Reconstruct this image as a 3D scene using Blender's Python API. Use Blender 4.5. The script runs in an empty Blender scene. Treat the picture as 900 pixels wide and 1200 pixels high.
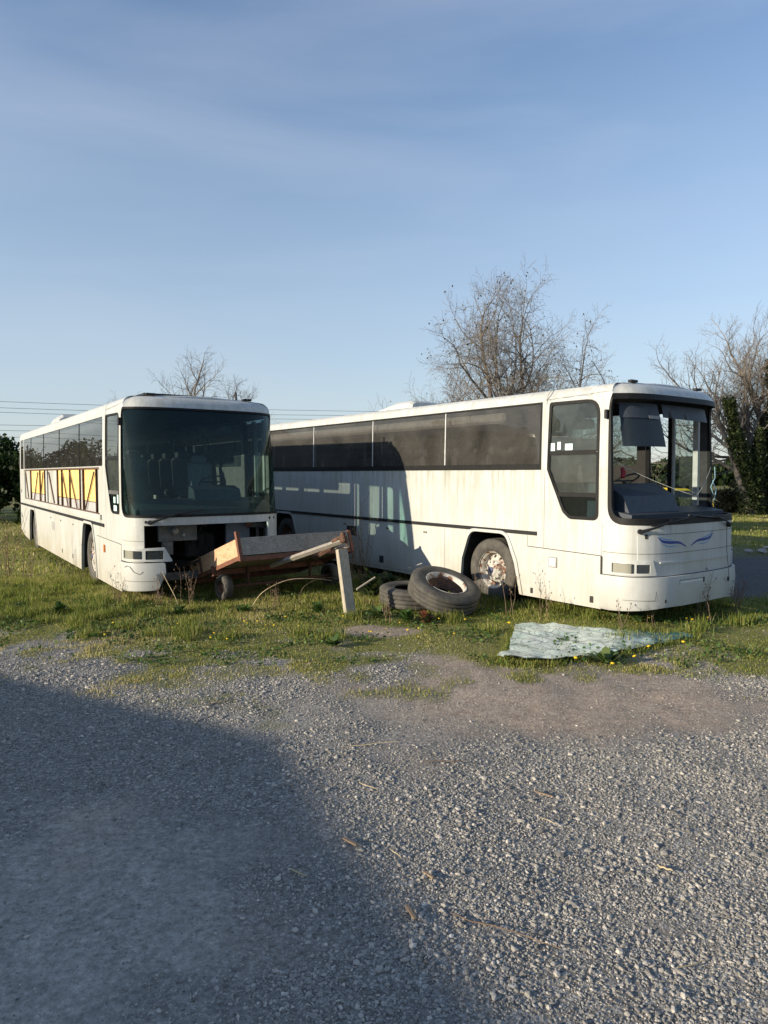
import bpy, math, random
import numpy as np
from mathutils import Vector, Matrix, noise as mnoise
from mathutils.geometry import delaunay_2d_cdt

random.seed(7)
rng = np.random.default_rng(11)
PI = math.pi
scene = bpy.context.scene
COL = scene.collection
CAM_H = 2.0

# ------------------------------------------------------------------ helpers
def tag(o, label=None, cat=None, group=None, kind=None):
    if label: o['label'] = label
    if cat: o['category'] = cat
    if group: o['group'] = group
    if kind: o['kind'] = kind
    return o

def empty(name, loc=(0, 0, 0), rz=0.0, label=None, cat=None, group=None):
    o = bpy.data.objects.new(name, None)
    COL.objects.link(o)
    o.location = loc
    o.rotation_euler = (0, 0, rz)
    o.empty_display_size = 0.2
    return tag(o, label, cat, group)

class MB:
    def __init__(s):
        s.v = []; s.f = []; s.m = []; s.sm = []
    def add(s, vs, fs, mat=0, smooth=False):
        b = len(s.v)
        s.v += [tuple(p) for p in vs]
        for f in fs:
            s.f.append(tuple(i + b for i in f)); s.m.append(mat); s.sm.append(smooth)
    def box(s, c, size, R=None, mat=0, taper=1.0):
        hx, hy, hz = size[0] / 2, size[1] / 2, size[2] / 2
        vs = []
        for z in (-hz, hz):
            k = taper if z > 0 else 1.0
            for x, y in ((-hx, -hy), (hx, -hy), (hx, hy), (-hx, hy)):
                p = Vector((x * k, y * k, z))
                if R is not None: p = R @ p
                vs.append(p + Vector(c))
        s.add(vs, [(3, 2, 1, 0), (4, 5, 6, 7), (0, 1, 5, 4), (1, 2, 6, 5), (2, 3, 7, 6), (3, 0, 4, 7)], mat)
    def bevbox(s, c, size, b=.01, R=None, mat=0):
        # box with chamfered edges
        h = [k / 2 for k in size]; b = min(b, min(h) * .8)
        vs = []; idx = {}
        for sx in (-1, 1):
            for sy in (-1, 1):
                for sz in (-1, 1):
                    for a in range(3):
                        p = [sx * (h[0] - b), sy * (h[1] - b), sz * (h[2] - b)]
                        p[a] = (sx, sy, sz)[a] * h[a]
                        idx[(sx, sy, sz, a)] = len(vs)
                        q = Vector(p)
                        if R is not None: q = R @ q
                        vs.append(q + Vector(c))
        fs = []
        for a in range(3):
            o1, o2 = [k for k in range(3) if k != a]
            for sg in (-1, 1):
                L = []
                for (u, w) in ((-1, -1), (1, -1), (1, 1), (-1, 1)):
                    t = [0, 0, 0]; t[a] = sg; t[o1] = u; t[o2] = w
                    L.append(idx[(*t, a)])
                fs.append(L)
        for a in range(3):           # edge chamfers along axis a
            o1, o2 = [k for k in range(3) if k != a]
            for u in (-1, 1):
                for w in (-1, 1):
                    def k(sa, ax):
                        t = [0, 0, 0]; t[a] = sa; t[o1] = u; t[o2] = w
                        return idx[(*t, ax)]
                    fs.append([k(-1, o1), k(1, o1), k(1, o2), k(-1, o2)])
        for sx in (-1, 1):
            for sy in (-1, 1):
                for sz in (-1, 1):
                    fs.append([idx[(sx, sy, sz, a)] for a in range(3)])
        # orient outwards
        C0 = Vector(c); out = []
        for f in fs:
            P = [Vector(vs[i]) for i in f]
            n = (P[1] - P[0]).cross(P[2] - P[0]); m = sum(P, Vector()) / len(P)
            out.append(f if n.dot(m - C0) > 0 else f[::-1])
        s.add(vs, out, mat)
    def tube(s, pts, r, n=8, mat=0, smooth=True, caps=True, flat=1.0):
        pts = [Vector(p) for p in pts]
        if not isinstance(r, (list, tuple)): r = [r] * len(pts)
        vs = []; up = None
        for i, p in enumerate(pts):
            t = (pts[min(i + 1, len(pts) - 1)] - pts[max(i - 1, 0)])
            if t.length < 1e-9: t = Vector((0, 0, 1))
            t.normalize()
            if up is None:
                up = Vector((0, 0, 1)) if abs(t.z) < .9 else Vector((1, 0, 0))
            a = up - t * up.dot(t)
            if a.length < 1e-6: a = t.orthogonal()
            a.normalize(); b = t.cross(a); up = a
            for k in range(n):
                q = 2 * PI * k / n
                vs.append(p + a * math.cos(q) * r[i] * flat + b * math.sin(q) * r[i])
        fs = []
        for i in range(len(pts) - 1):
            for k in range(n):
                k2 = (k + 1) % n
                fs.append((i * n + k, i * n + k2, (i + 1) * n + k2, (i + 1) * n + k))
        s.add(vs, fs, mat, smooth)
        if caps and n > 3:
            s.add(vs[:n], [tuple(range(n))[::-1]], mat); s.add(vs[-n:], [tuple(range(n))], mat)
    def lathe(s, prof, c, axis, n=40, mat=0, smooth=True, squash=None):
        # prof: (r, h) along axis
        axis = Vector(axis).normalized(); a = axis.orthogonal().normalized(); b = axis.cross(a)
        vs = []
        for (r, h) in prof:
            for k in range(n):
                q = 2 * PI * k / n
                vs.append(Vector(c) + axis * h + (a * math.cos(q) + b * math.sin(q)) * r)
        fs = []
        for i in range(len(prof) - 1):
            for k in range(n):
                k2 = (k + 1) % n
                fs.append((i * n + k, i * n + k2, (i + 1) * n + k2, (i + 1) * n + k))
        s.add(vs, fs, mat, smooth)
    def build(s, name, mats, parent=None):
        me = bpy.data.meshes.new(name)
        me.from_pydata(s.v, [], s.f)
        if not isinstance(mats, (list, tuple)): mats = [mats]
        for m in mats: me.materials.append(m)
        me.polygons.foreach_set('material_index', s.m)
        me.polygons.foreach_set('use_smooth', s.sm)
        me.update()
        o = bpy.data.objects.new(name, me)
        COL.objects.link(o)
        if parent: o.parent = parent
        return o

def fast_mesh(name, V, T, mat, attrs=None, smooth=False, parent=None):
    V = np.ascontiguousarray(V, dtype=np.float32); T = np.ascontiguousarray(T, dtype=np.int32)
    me = bpy.data.meshes.new(name)
    me.vertices.add(len(V)); me.vertices.foreach_set('co', V.ravel())
    k = T.shape[1]
    me.loops.add(len(T) * k); me.loops.foreach_set('vertex_index', T.ravel())
    me.polygons.add(len(T))
    me.polygons.foreach_set('loop_start', np.arange(0, len(T) * k, k, dtype=np.int32))
    me.polygons.foreach_set('use_smooth', np.full(len(T), smooth))
    for an, av in (attrs or {}).items():
        a = me.attributes.new(an, 'FLOAT', 'POINT')
        a.data.foreach_set('value', np.ascontiguousarray(av, dtype=np.float32))
    me.update(calc_edges=True)
    me.validate()
    if not isinstance(mat, (list, tuple)): mat = [mat]
    for m in mat: me.materials.append(m)
    o = bpy.data.objects.new(name, me)
    COL.objects.link(o)
    if parent: o.parent = parent
    return o

# numpy value noise
_perm = np.random.default_rng(3).random((256, 256))
def vnoise(x, y, sc=1.0, seed=0):
    x = np.asarray(x, float) * sc + seed * 17.3; y = np.asarray(y, float) * sc + seed * 31.7
    xi = np.floor(x).astype(int); yi = np.floor(y).astype(int)
    fx = x - xi; fy = y - yi
    fx = fx * fx * (3 - 2 * fx); fy = fy * fy * (3 - 2 * fy)
    h = lambda a, b: _perm[a % 256, b % 256]
    return (h(xi, yi) * (1 - fx) + h(xi + 1, yi) * fx) * (1 - fy) + (h(xi, yi + 1) * (1 - fx) + h(xi + 1, yi + 1) * fx) * fy
def fbm(x, y, sc=1.0, seed=0, oct=4):
    r = 0; a = .5; t = 0
    for k in range(oct):
        r = r + a * vnoise(x, y, sc * 2 ** k, seed + k); t += a; a *= .5
    return r / t
def sstep(a, b, x):
    t = np.clip((np.asarray(x, float) - a) / (b - a), 0, 1)
    return t * t * (3 - 2 * t)

# ------------------------------------------------------------------ materials
class NT:
    def __init__(s, name):
        s.m = bpy.data.materials.new(name); s.m.use_nodes = True
        s.t = s.m.node_tree; s.t.nodes.clear()
        s.out = s.n('ShaderNodeOutputMaterial')
    def n(s, typ, **kw):
        o = s.t.nodes.new(typ)
        for k, v in kw.items(): setattr(o, k, v)
        return o
    def l(s, a, b): s.t.links.new(a, b)
    def obj(s, scale=(1, 1, 1)):
        tc = s.n('ShaderNodeTexCoord'); mp = s.n('ShaderNodeMapping')
        mp.inputs['Scale'].default_value = scale
        s.l(tc.outputs['Object'], mp.inputs['Vector']); return mp.outputs['Vector']
    def noise(s, vec, scale, detail=4, rough=.6, dist=0):
        o = s.n('ShaderNodeTexNoise'); o.inputs['Scale'].default_value = scale
        o.inputs['Detail'].default_value = detail; o.inputs['Roughness'].default_value = rough
        o.inputs['Distortion'].default_value = dist
        if vec is not None: s.l(vec, o.inputs['Vector'])
        return o.outputs['Fac']
    def ramp(s, fac, stops, interp='LINEAR'):
        o = s.n('ShaderNodeValToRGB'); o.color_ramp.interpolation = interp
        e = o.color_ramp.elements
        while len(e) < len(stops): e.new(.5)
        for k, (p, c) in enumerate(stops):
            e[k].position = p
            if not isinstance(c, (tuple, list)): c = (c, c, c)
            e[k].color = (*c, 1)
        s.l(fac, o.inputs['Fac']); return o.outputs['Color']
    def mix(s, fac, a, b, mode='MIX'):
        o = s.n('ShaderNodeMix', data_type='RGBA', blend_type=mode)
        for sock, v in ((o.inputs['Factor'], fac), (o.inputs['A'], a), (o.inputs['B'], b)):
            pass
        F = [i for i in o.inputs if i.name == 'Factor' and i.type == 'VALUE'][0]
        A = [i for i in o.inputs if i.name == 'A' and i.type == 'RGBA'][0]
        B = [i for i in o.inputs if i.name == 'B' and i.type == 'RGBA'][0]
        for sock, v in ((F, fac), (A, a), (B, b)):
            if isinstance(v, (int, float)): sock.default_value = v if sock is F else (v, v, v, 1)
            elif isinstance(v, tuple): sock.default_value = (*v, 1) if len(v) == 3 else v
            else: s.l(v, sock)
        return [i for i in o.outputs if i.type == 'RGBA'][0]
    def math(s, op, a, b=0.0, clamp=False):
        o = s.n('ShaderNodeMath', operation=op); o.use_clamp = clamp
        for k, v in enumerate((a, b)):
            if isinstance(v, (int, float)): o.inputs[k].default_value = v
            else: s.l(v, o.inputs[k])
        return o.outputs[0]
    def attr(s, name):
        o = s.n('ShaderNodeAttribute', attribute_name=name); return o.outputs['Fac']
    def bump(s, h, strength=.3, dist=.01, normal=None):
        o = s.n('ShaderNodeBump'); o.inputs['Strength'].default_value = strength
        o.inputs['Distance'].default_value = dist; s.l(h, o.inputs['Height'])
        if normal is not None: s.l(normal, o.inputs['Normal'])
        return o.outputs['Normal']
    def pbr(s, col, rough=.6, metal=0.0, normal=None, spec=.5, coat=0.0):
        o = s.n('ShaderNodeBsdfPrincipled')
        for k, v in (('Base Color', col), ('Roughness', rough), ('Metallic', metal)):
            if isinstance(v, (int, float)): o.inputs[k].default_value = v
            elif isinstance(v, tuple): o.inputs[k].default_value = (*v, 1)
            else: s.l(v, o.inputs[k])
        o.inputs['Specular IOR Level'].default_value = spec
        o.inputs['Coat Weight'].default_value = coat
        if normal is not None: s.l(normal, o.inputs['Normal'])
        return o.outputs['BSDF']
    def done(s, sh): s.l(sh, s.out.inputs['Surface']); return s.m

def simple(name, col, rough=.6, metal=0.0, var=.25, scale=12, bump=.1, spec=.5, coat=0.0):
    t = NT(name); v = t.obj()
    f = t.noise(v, scale, 5, .65)
    c = t.ramp(f, [(.3, tuple(k * (1 - var) for k in col)), (.7, tuple(min(1, k * (1 + var)) for k in col))])
    n = t.bump(t.noise(v, scale * 5, 3), bump, .01)
    return t.done(t.pbr(c, rough, metal, n, spec, coat))

def mat_white(name, moss=1.0, base=(.53, .54, .53)):
    t = NT(name); v = t.obj()
    vs = t.obj((2.2, 2.2, .22))                    # vertical streaks
    st = t.noise(vs, 5.5, 5, .7)
    st2 = t.noise(t.obj((6, 6, .35)), 3, 4, .7)
    blot = t.noise(v, 1.3, 5, .65)
    fine = t.noise(v, 30, 3, .6)
    geo = t.n('ShaderNodeTexCoord'); sep = t.n('ShaderNodeSeparateXYZ'); t.l(geo.outputs['Object'], sep.inputs[0])
    z = sep.outputs['Z']
    # streak weight: strongest under the window line, and near the skirt
    up = t.math('MULTIPLY', t.ramp(t.math('MULTIPLY', z, .3), [(.33, .35), (.50, .5), (.61, 1.0), (.66, .5), (1, .5)]), 1.0)
    low = t.ramp(t.math('MULTIPLY', z, .5), [(.06, 1.0), (.28, .25), (.45, .0)])
    s1 = t.ramp(st, [(.44, 0.0), (.70, 1.0)])
    s2 = t.ramp(st2, [(.52, 0.0), (.78, 1.0)])
    c = t.mix(t.math('MULTIPLY', t.ramp(blot, [(.38, 0.0), (.62, 1.0)]), .6), base, (base[0] * .84, base[1] * .83, base[2] * .77))
    c = t.mix(t.math('MULTIPLY', t.math('MULTIPLY', s1, up), .75 * moss), c, (.25, .25, .16))
    c = t.mix(t.math('MULTIPLY', t.math('MULTIPLY', s2, up), .75 * moss), c, (.20, .20, .16))
    c = t.mix(t.math('MULTIPLY', t.math('MULTIPLY', low, t.ramp(blot, [(.3, .3), (.65, 1.0)])), .75 * moss), c, (.36, .31, .22))
    sp = t.ramp(t.noise(v, 9, 6, .75), [(.62, 0.0), (.68, 1.0)])
    c = t.mix(t.math('MULTIPLY', sp, .4 * moss), c, (.33, .27, .16))
    n = t.bump(t.noise(v, 2.0, 2), .12, .03)
    n = t.bump(fine, .05, .002, n)
    return t.done(t.pbr(c, t.ramp(fine, [(.3, .32), (.7, .5)]), 0, n, .45))

def mat_glass(name, tint=(.6, .7, .68), dust=.08, dustcol=(.35, .33, .29), ior=1.5, rough=.0, dirtscale=3.0, refl=1.0):
    t = NT(name); v = t.obj()
    tr = t.n('ShaderNodeBsdfTransparent'); tr.inputs['Color'].default_value = (*tint, 1)
    gl = t.n('ShaderNodeBsdfGlossy'); gl.inputs['Roughness'].default_value = rough
    gl.inputs['Color'].default_value = (refl, refl * (1 if refl == 1 else 1.15), refl * (1 if refl == 1 else 1.15), 1)
    n = t.bump(t.noise(v, 1.6, 1), .035, .02); t.l(n, gl.inputs['Normal'])
    fr = t.n('ShaderNodeFresnel'); fr.inputs['IOR'].default_value = ior
    m = t.n('ShaderNodeMixShader'); t.l(fr.outputs[0], m.inputs[0]); t.l(tr.outputs[0], m.inputs[1]); t.l(gl.outputs[0], m.inputs[2])
    df = t.n('ShaderNodeBsdfDiffuse'); df.inputs['Color'].default_value = (*dustcol, 1)
    f = t.ramp(t.noise(v, dirtscale, 6, .65, .4), [(.25, dust * .45), (.75, min(1, dust * 1.8))])
    m2 = t.n('ShaderNodeMixShader'); t.l(f, m2.inputs[0]); t.l(m.outputs[0], m2.inputs[1]); t.l(df.outputs[0], m2.inputs[2])
    return t.done(m2.outputs[0])

def mat_screen():
    m = mat_glass('windscreen_glass_with_shade_band', (.36, .50, .50), .03, (.12, .26, .26), 1.45, refl=.6)
    t = m.node_tree; tr = [n for n in t.nodes if n.type == 'BSDF_TRANSPARENT'][0]
    tc = t.nodes.new('ShaderNodeTexCoord'); sp = t.nodes.new('ShaderNodeSeparateXYZ'); t.links.new(tc.outputs['Object'], sp.inputs[0])
    mr = t.nodes.new('ShaderNodeMapRange'); mr.inputs['From Min'].default_value = 2.5; mr.inputs['From Max'].default_value = 2.95; t.links.new(sp.outputs['Z'], mr.inputs['Value'])
    cr = t.nodes.new('ShaderNodeValToRGB'); cr.color_ramp.elements[0].color = (.50, .70, .68, 1); cr.color_ramp.elements[1].color = (.05, .12, .20, 1)
    t.links.new(mr.outputs[0], cr.inputs['Fac']); t.links.new(cr.outputs['Color'], tr.inputs['Color'])
    return m
def mat_wood(name, col, col2, axis=(1, 12, 12), rough=.85, scale=3):
    t = NT(name); v = t.obj(axis)
    g = t.noise(v, scale, 6, .7, .3)
    k = t.noise(t.obj(), 6, 4, .7)
    c = t.ramp(g, [(.3, col), (.7, col2)])
    c = t.mix(t.ramp(k, [(.5, 0.0), (.75, .5)]), c, tuple(x * .5 for x in col))
    return t.done(t.pbr(c, rough, 0, t.bump(g, .4, .01), .2))

def mat_tyre(name, col=(.045, .043, .04)):
    t = NT(name); v = t.obj()
    d = t.ramp(t.noise(v, 5, 5, .7), [(.35, col), (.75, (.13, .12, .10))])
    return t.done(t.pbr(d, .75, 0, t.bump(t.noise(v, 60, 3), .15, .004), .35))

def mat_rim(name):
    t = NT(name); v = t.obj()
    f = t.ramp(t.noise(v, 7, 6, .75), [(.51, 0.0), (.58, 1.0)])
    c = t.mix(f, (.50, .48, .43), (.17, .075, .04))
    return t.done(t.pbr(c, .6, 0, t.bump(f, .2, .002), .4))

def mat_leaf(name, stops, rough=.6, trans=.25):
    t = NT(name)
    c = t.ramp(t.attr('rnd'), stops)
    p = t.pbr(c, rough, 0, None, .25)
    tr = t.n('ShaderNodeBsdfTranslucent'); t.l(c, tr.inputs['Color'])
    m = t.n('ShaderNodeMixShader'); m.inputs[0].default_value = trans
    t.l(p, m.inputs[1]); t.l(tr.outputs[0], m.inputs[2])
    return t.done(m.outputs[0])

M = {}
M['white'] = mat_white('white_paint_weathered', 1.0)
M['white_clean'] = mat_white('white_paint_cleaner', .45)
M['lining'] = simple('grey_lining', (.17, .165, .16), .8)
M['lining_dark'] = simple('dark_cab_lining', (.055, .055, .058), .8)
M['lining_light'] = simple('pale_ceiling_lining', (.30, .30, .29), .8)
M['rubber'] = simple('black_rubber', (.012, .012, .012), .55, var=.3, bump=.03, spec=.18)
M['black'] = simple('black_plastic', (.016, .016, .018), .5, bump=.03, spec=.3)
M['gap'] = simple('dark_gap', (.03, .028, .025), .9)
M['seamline'] = simple('panel_joint_dirt', (.16, .15, .12), .9)
M['glass_front'] = mat_glass('green_windscreen_glass', (.42, .56, .56), .02, (.22, .28, .27))
M['glass_left'] = mat_glass('dark_tinted_glass', (.42, .44, .44), .05, (.30, .29, .27), 1.65)
M['glass_brown'] = mat_glass('dusty_brown_glass', (.50, .49, .47), .13, (.30, .285, .26), 1.5, dirtscale=1.6)
M['glass_door'] = mat_glass('pale_green_glass', (.55, .64, .62), .13, (.26, .30, .28), 1.6)
M['glass_screen'] = mat_screen()
M['dash'] = simple('blue_grey_dashboard', (.035, .045, .06), .6)
M['blind'] = simple('navy_blind', (.010, .018, .026), .55)
M['seat'] = simple('dark_seat_fabric', (.10, .09, .10), .95, scale=25)
M['seat_light'] = simple('grey_seat_fabric', (.17, .17, .17), .95, scale=25)
M['beige'] = simple('beige_partition', (.40, .33, .24), .8)
M['red'] = simple('red_cloth', (.28, .02, .03), .8)
M['insul'] = simple('yellow_insulation', (.82, .58, .20), .9, var=.22, scale=4, bump=.4)
M['alu'] = simple('pale_aluminium', (.50, .50, .50), .5, .3, var=.15)
M['rust'] = simple('rusty_steel', (.105, .055, .035), .9, var=.5, scale=18, bump=.4)
M['rustpaint'] = simple('red_oxide_paint', (.17, .07, .042), .85, var=.4, scale=14, bump=.3)
M['steel'] = simple('dirty_steel', (.10, .10, .10), .6, .3, var=.4)
M['grime'] = simple('engine_grime', (.018, .017, .016), .9, var=.5)
M['grimeplate'] = simple('grey_engine_plate', (.13, .14, .14), .7, var=.4)
M['bluegrey'] = simple('blue_grey_plate', (.15, .17, .20), .6, var=.2)
M['woodgrey'] = mat_wood('grey_weathered_wood', (.20, .18, .155), (.42, .385, .34))
M['woodorange'] = mat_wood('orange_plywood', (.48, .28, .16), (.70, .47, .29), (4, 1, 8))
M['woodpost'] = mat_wood('pale_post_wood', (.30, .26, .20), (.50, .45, .36), (12, 12, 1))
M['tyre'] = mat_tyre('tyre_rubber')
M['rim'] = mat_rim('rusty_white_rim')
M['rimdark'] = simple('rusty_dark_rim', (.13, .07, .045), .8, var=.5)
M['chrome'] = simple('lamp_reflector', (.16, .16, .145), .3, .5, var=.5, scale=30, bump=.5)
M['lensclear'] = mat_glass('clear_lens', (.80, .80, .77), .03, (.4, .38, .34))
M['amber'] = simple('amber_lens', (.60, .17, .04), .3)
M['decal'] = simple('blue_decal', (.015, .05, .26), .4, var=.15)
M['decal2'] = simple('light_blue_decal', (.10, .28, .55), .4, var=.15)
M['sticker'] = simple('pale_sticker', (.55, .75, .74), .5, var=.1)
M['cord'] = simple('pale_cord', (.55, .55, .50), .8)
M['cordblue'] = simple('pale_blue_cord', (.45, .65, .75), .8)
M['wire'] = simple('black_wire', (.02, .02, .02), .6)
M['bark'] = simple('grey_brown_bark', (.15, .115, .085), .9, var=.35, scale=8, bump=.5)
M['bark2'] = simple('pale_brown_bark', (.175, .150, .125), .9, var=.35, scale=8, bump=.5)
M['dead'] = simple('dry_stalk', (.17, .115, .075), .9, var=.4)
M['straw'] = simple('dry_straw', (.50, .40, .24), .85, var=.3)
M['chip'] = simple('wood_chip', (.27, .19, .12), .85, var=.4)
M['yellowpaint'] = simple('yellow_car_paint', (.75, .55, .02), .35, var=.05)
M['carglass'] = simple('dark_car_glass', (.02, .025, .03), .1, var=.1, bump=0)
M['shedwall'] = simple('shed_render', (.33, .32, .30), .85, var=.2)
M['shedroof'] = simple('shed_sheet_roof', (.12, .12, .125), .7, var=.2)
M['concrete'] = simple('rubble_concrete', (.36, .34, .30), .9, var=.3, scale=9, bump=.4)
M['hub'] = simple('blue_hub', (.04, .05, .12), .6)
M['plate'] = simple('whitish_plate', (.72, .73, .71), .5, var=.05)
M['leafgreen'] = mat_leaf('weed_leaf', [(0, (.035, .075, .015)), (.6, (.07, .13, .03)), (1, (.14, .19, .06))])
M['leafred'] = mat_leaf('reddish_dock_leaf', [(0, (.05, .08, .02)), (.5, (.13, .09, .04)), (1, (.22, .07, .04))])
M['hedge'] = mat_leaf('hedge_leaf', [(0, (.012, .028, .008)), (.5, (.025, .05, .013)), (.85, (.055, .085, .022)), (1, (.16, .17, .06))])
M['ivy'] = mat_leaf('ivy_leaf', [(0, (.02, .032, .012)), (.6, (.045, .065, .02)), (1, (.10, .12, .045))])
M['bramble'] = mat_leaf('bramble_leaf', [(0, (.05, .05, .022)), (.5, (.11, .095, .05)), (1, (.20, .16, .09))])
M['budleaf'] = mat_leaf('bud_leaf', [(0, (.05, .045, .025)), (1, (.12, .09, .05))])
M['petal'] = simple('yellow_petal', (.80, .55, .02), .6, var=.1)
M['grass'] = mat_leaf('grass_blade', [(0, (.085, .12, .022)), (.3, (.17, .215, .036)), (.55, (.27, .285, .062)), (.8, (.40, .36, .13)), (1, (.56, .47, .26))], .6, .4)

# stones
def mat_stone():
    t = NT('gravel_stone')
    c = t.ramp(t.attr('rnd'), [(0, (.12, .112, .10)), (.35, (.26, .245, .22)), (.65, (.39, .365, .32)), (.88, (.54, .49, .42)), (1, (.74, .68, .58))])
    n = t.noise(t.obj(), 90, 3)
    c = t.mix(t.ramp(n, [(.4, 0.0), (.75, .35)]), c, (.13, .12, .11))
    return t.done(t.pbr(c, .8, 0, None, .35))
M['stone'] = mat_stone()

def mat_ground():
    t = NT('ground_earth'); v = t.obj()
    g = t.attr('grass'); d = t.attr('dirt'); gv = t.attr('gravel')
    big = t.noise(v, .9, 5, .6); mid = t.noise(v, 7, 5, .65); fine = t.noise(v, 55, 4, .7)
    vor = t.n('ShaderNodeTexVoronoi'); vor.inputs['Scale'].default_value = 55; t.l(v, vor.inputs['Vector'])
    sepc = t.n('ShaderNodeSeparateColor'); t.l(vor.outputs['Color'], sepc.inputs[0])
    peb = t.ramp(sepc.outputs[0], [(0, (.14, .135, .125)), (.5, (.30, .29, .265)), (.9, (.46, .44, .40)), (1, (.66, .62, .56))])
    dust = t.ramp(mid, [(.3, (.285, .265, .232)), (.7, (.41, .38, .332))])
    soil = t.ramp(mid, [(.3, (.34, .245, .175)), (.7, (.50, .38, .28))])
    base = t.mix(d, dust, soil)
    pebf = t.math('MULTIPLY', t.ramp(fine, [(.40, 0.0), (.55, 1.0)]), t.math('ADD', t.math('MULTIPLY', gv, .8), .22), True)
    base = t.mix(pebf, t.mix(t.math('MULTIPLY', gv, .85), base, (.12, .11, .098)), peb)  # ground darkened under gravel, painting in the shade of gaps between stones
    n25 = t.noise(v, 24, 5, .75)
    base = t.mix(1.0, base, t.ramp(n25, [(.30, .55), (.5, .95), (.70, 1.30)]), 'MULTIPLY')
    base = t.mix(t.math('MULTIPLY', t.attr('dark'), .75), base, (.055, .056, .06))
    base = t.mix(t.ramp(big, [(.35, .28), (.6, 0.0)]), base, (.15, .14, .125))
    turf = t.ramp(fine, [(.3, (.10, .10, .032)), (.55, (.20, .19, .07)), (.8, (.34, .28, .14))])
    base = t.mix(g, base, turf)
    h = t.math('ADD', t.math('MULTIPLY', fine, .6), t.math('MULTIPLY', vor.outputs['Distance'], -.5))
    h = t.math('ADD', h, t.math('MULTIPLY', mid, .8))
    return t.done(t.pbr(base, .95, 0, t.bump(h, .5, .013), .15))
M['ground'] = mat_ground()

def mat_crack():
    t = NT('shattered_laminated_glass'); v = t.obj()
    w = t.n('ShaderNodeTexVoronoi', feature='DISTANCE_TO_EDGE'); w.inputs['Scale'].default_value = 7
    nz = t.n('ShaderNodeTexNoise'); nz.inputs['Scale'].default_value = 4; t.l(v, nz.inputs['Vector'])
    mx = t.n('ShaderNodeVectorMath', operation='ADD'); t.l(v, mx.inputs[0])
    sc = t.n('ShaderNodeVectorMath', operation='SCALE'); t.l(nz.outputs['Color'], sc.inputs[0]); sc.inputs['Scale'].default_value = .22
    t.l(sc.outputs[0], mx.inputs[1]); t.l(mx.outputs[0], w.inputs['Vector'])
    w2 = t.n('ShaderNodeTexVoronoi', feature='DISTANCE_TO_EDGE'); w2.inputs['Scale'].default_value = 30; t.l(mx.outputs[0], w2.inputs['Vector'])
    line = t.ramp(w.outputs['Distance'], [(.006, 1.0), (.030, 0.0)])
    line2 = t.ramp(w2.outputs['Distance'], [(.01, .35), (.08, 0.0)])
    sep = t.n('ShaderNodeSeparateXYZ'); t.l(v, sep.inputs[0])
    right = t.ramp(t.math('ADD', t.math('MULTIPLY', sep.outputs['X'], .42), t.math('MULTIPLY', t.noise(v, 2.5, 4), .5)), [(.38, 0.0), (.62, 1.0)])
    c = t.ramp(t.noise(v, 3, 5), [(.3, (.40, .50, .44)), (.6, (.66, .74, .66))])
    c = t.mix(right, c, (.10, .27, .33))
    c = t.mix(line2, c, (.20, .32, .28))
    c = t.mix(t.math('MULTIPLY', line, t.ramp(t.noise(v, 3.3, 3), [(.35, .15), (.6, 1.0)])), c, (.05, .12, .10))
    holes = t.ramp(t.noise(v, 2.2, 5, .6), [(.58, 0.0), (.63, 1.0)])  # not openings: shadowed gaps and folds painted as dark green patches
    c = t.mix(t.math('MULTIPLY', holes, .8), c, (.03, .14, .11))
    p = t.pbr(c, .25, 0, t.bump(t.math('SUBTRACT', 1.0, line), .8, .008), .6)
    tr = t.n('ShaderNodeBsdfTransparent'); tr.inputs['Color'].default_value = (.6, .85, .85, 1)
    m = t.n('ShaderNodeMixShader'); t.l(t.math('ADD', t.math('MULTIPLY', right, .35), .08), m.inputs[0])
    t.l(p, m.inputs[1]); t.l(tr.outputs[0], m.inputs[2])
    return t.done(m.outputs[0])
M['crack'] = mat_crack()

# ------------------------------------------------------------------ world, sun, camera
SUN_EL = math.radians(14)
SUN_H = Vector((-.905, -.425, 0)).normalized()
sun_dir = Vector((SUN_H.x * math.cos(SUN_EL), SUN_H.y * math.cos(SUN_EL), math.sin(SUN_EL)))
W = bpy.data.worlds.new('World'); scene.world = W; W.use_nodes = True
wt = W.node_tree; wt.nodes.clear()
sky = wt.nodes.new('ShaderNodeTexSky'); sky.sky_type = 'NISHITA'; sky.sun_disc = False
sky.sun_elevation = SUN_EL; sky.sun_rotation = math.atan2(SUN_H.x, SUN_H.y)
sky.air_density = 1.0; sky.dust_density = .3; sky.ozone_density = 2.5; sky.altitude = 50
# thin cirrus: a slight procedural whitening by direction
tc = wt.nodes.new('ShaderNodeTexCoord'); mp = wt.nodes.new('ShaderNodeMapping'); mp.inputs['Scale'].default_value = (1.0, 1.3, 5.0)
mp.inputs['Rotation'].default_value = (0, .12, 0)
wt.links.new(tc.outputs['Generated'], mp.inputs['Vector'])
cn = wt.nodes.new('ShaderNodeTexNoise'); cn.inputs['Scale'].default_value = 1.4; cn.inputs['Detail'].default_value = 6; cn.inputs['Roughness'].default_value = .52
cn.inputs['Distortion'].default_value = .35
wt.links.new(mp.outputs[0], cn.inputs['Vector'])
cr = wt.nodes.new('ShaderNodeValToRGB'); cr.color_ramp.elements[0].position = .42; cr.color_ramp.elements[0].color = (0, 0, 0, 1)
cr.color_ramp.elements[1].position = .8; cr.color_ramp.elements[1].color = (.26, .26, .26, 1)
wt.links.new(cn.outputs['Fac'], cr.inputs['Fac'])
mxs = wt.nodes.new('ShaderNodeMix'); mxs.data_type = 'RGBA'
fa = [i for i in mxs.inputs if i.name == 'Factor' and i.type == 'VALUE'][0]
A_ = [i for i in mxs.inputs if i.name == 'A' and i.type == 'RGBA'][0]; B_ = [i for i in mxs.inputs if i.name == 'B' and i.type == 'RGBA'][0]
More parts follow.
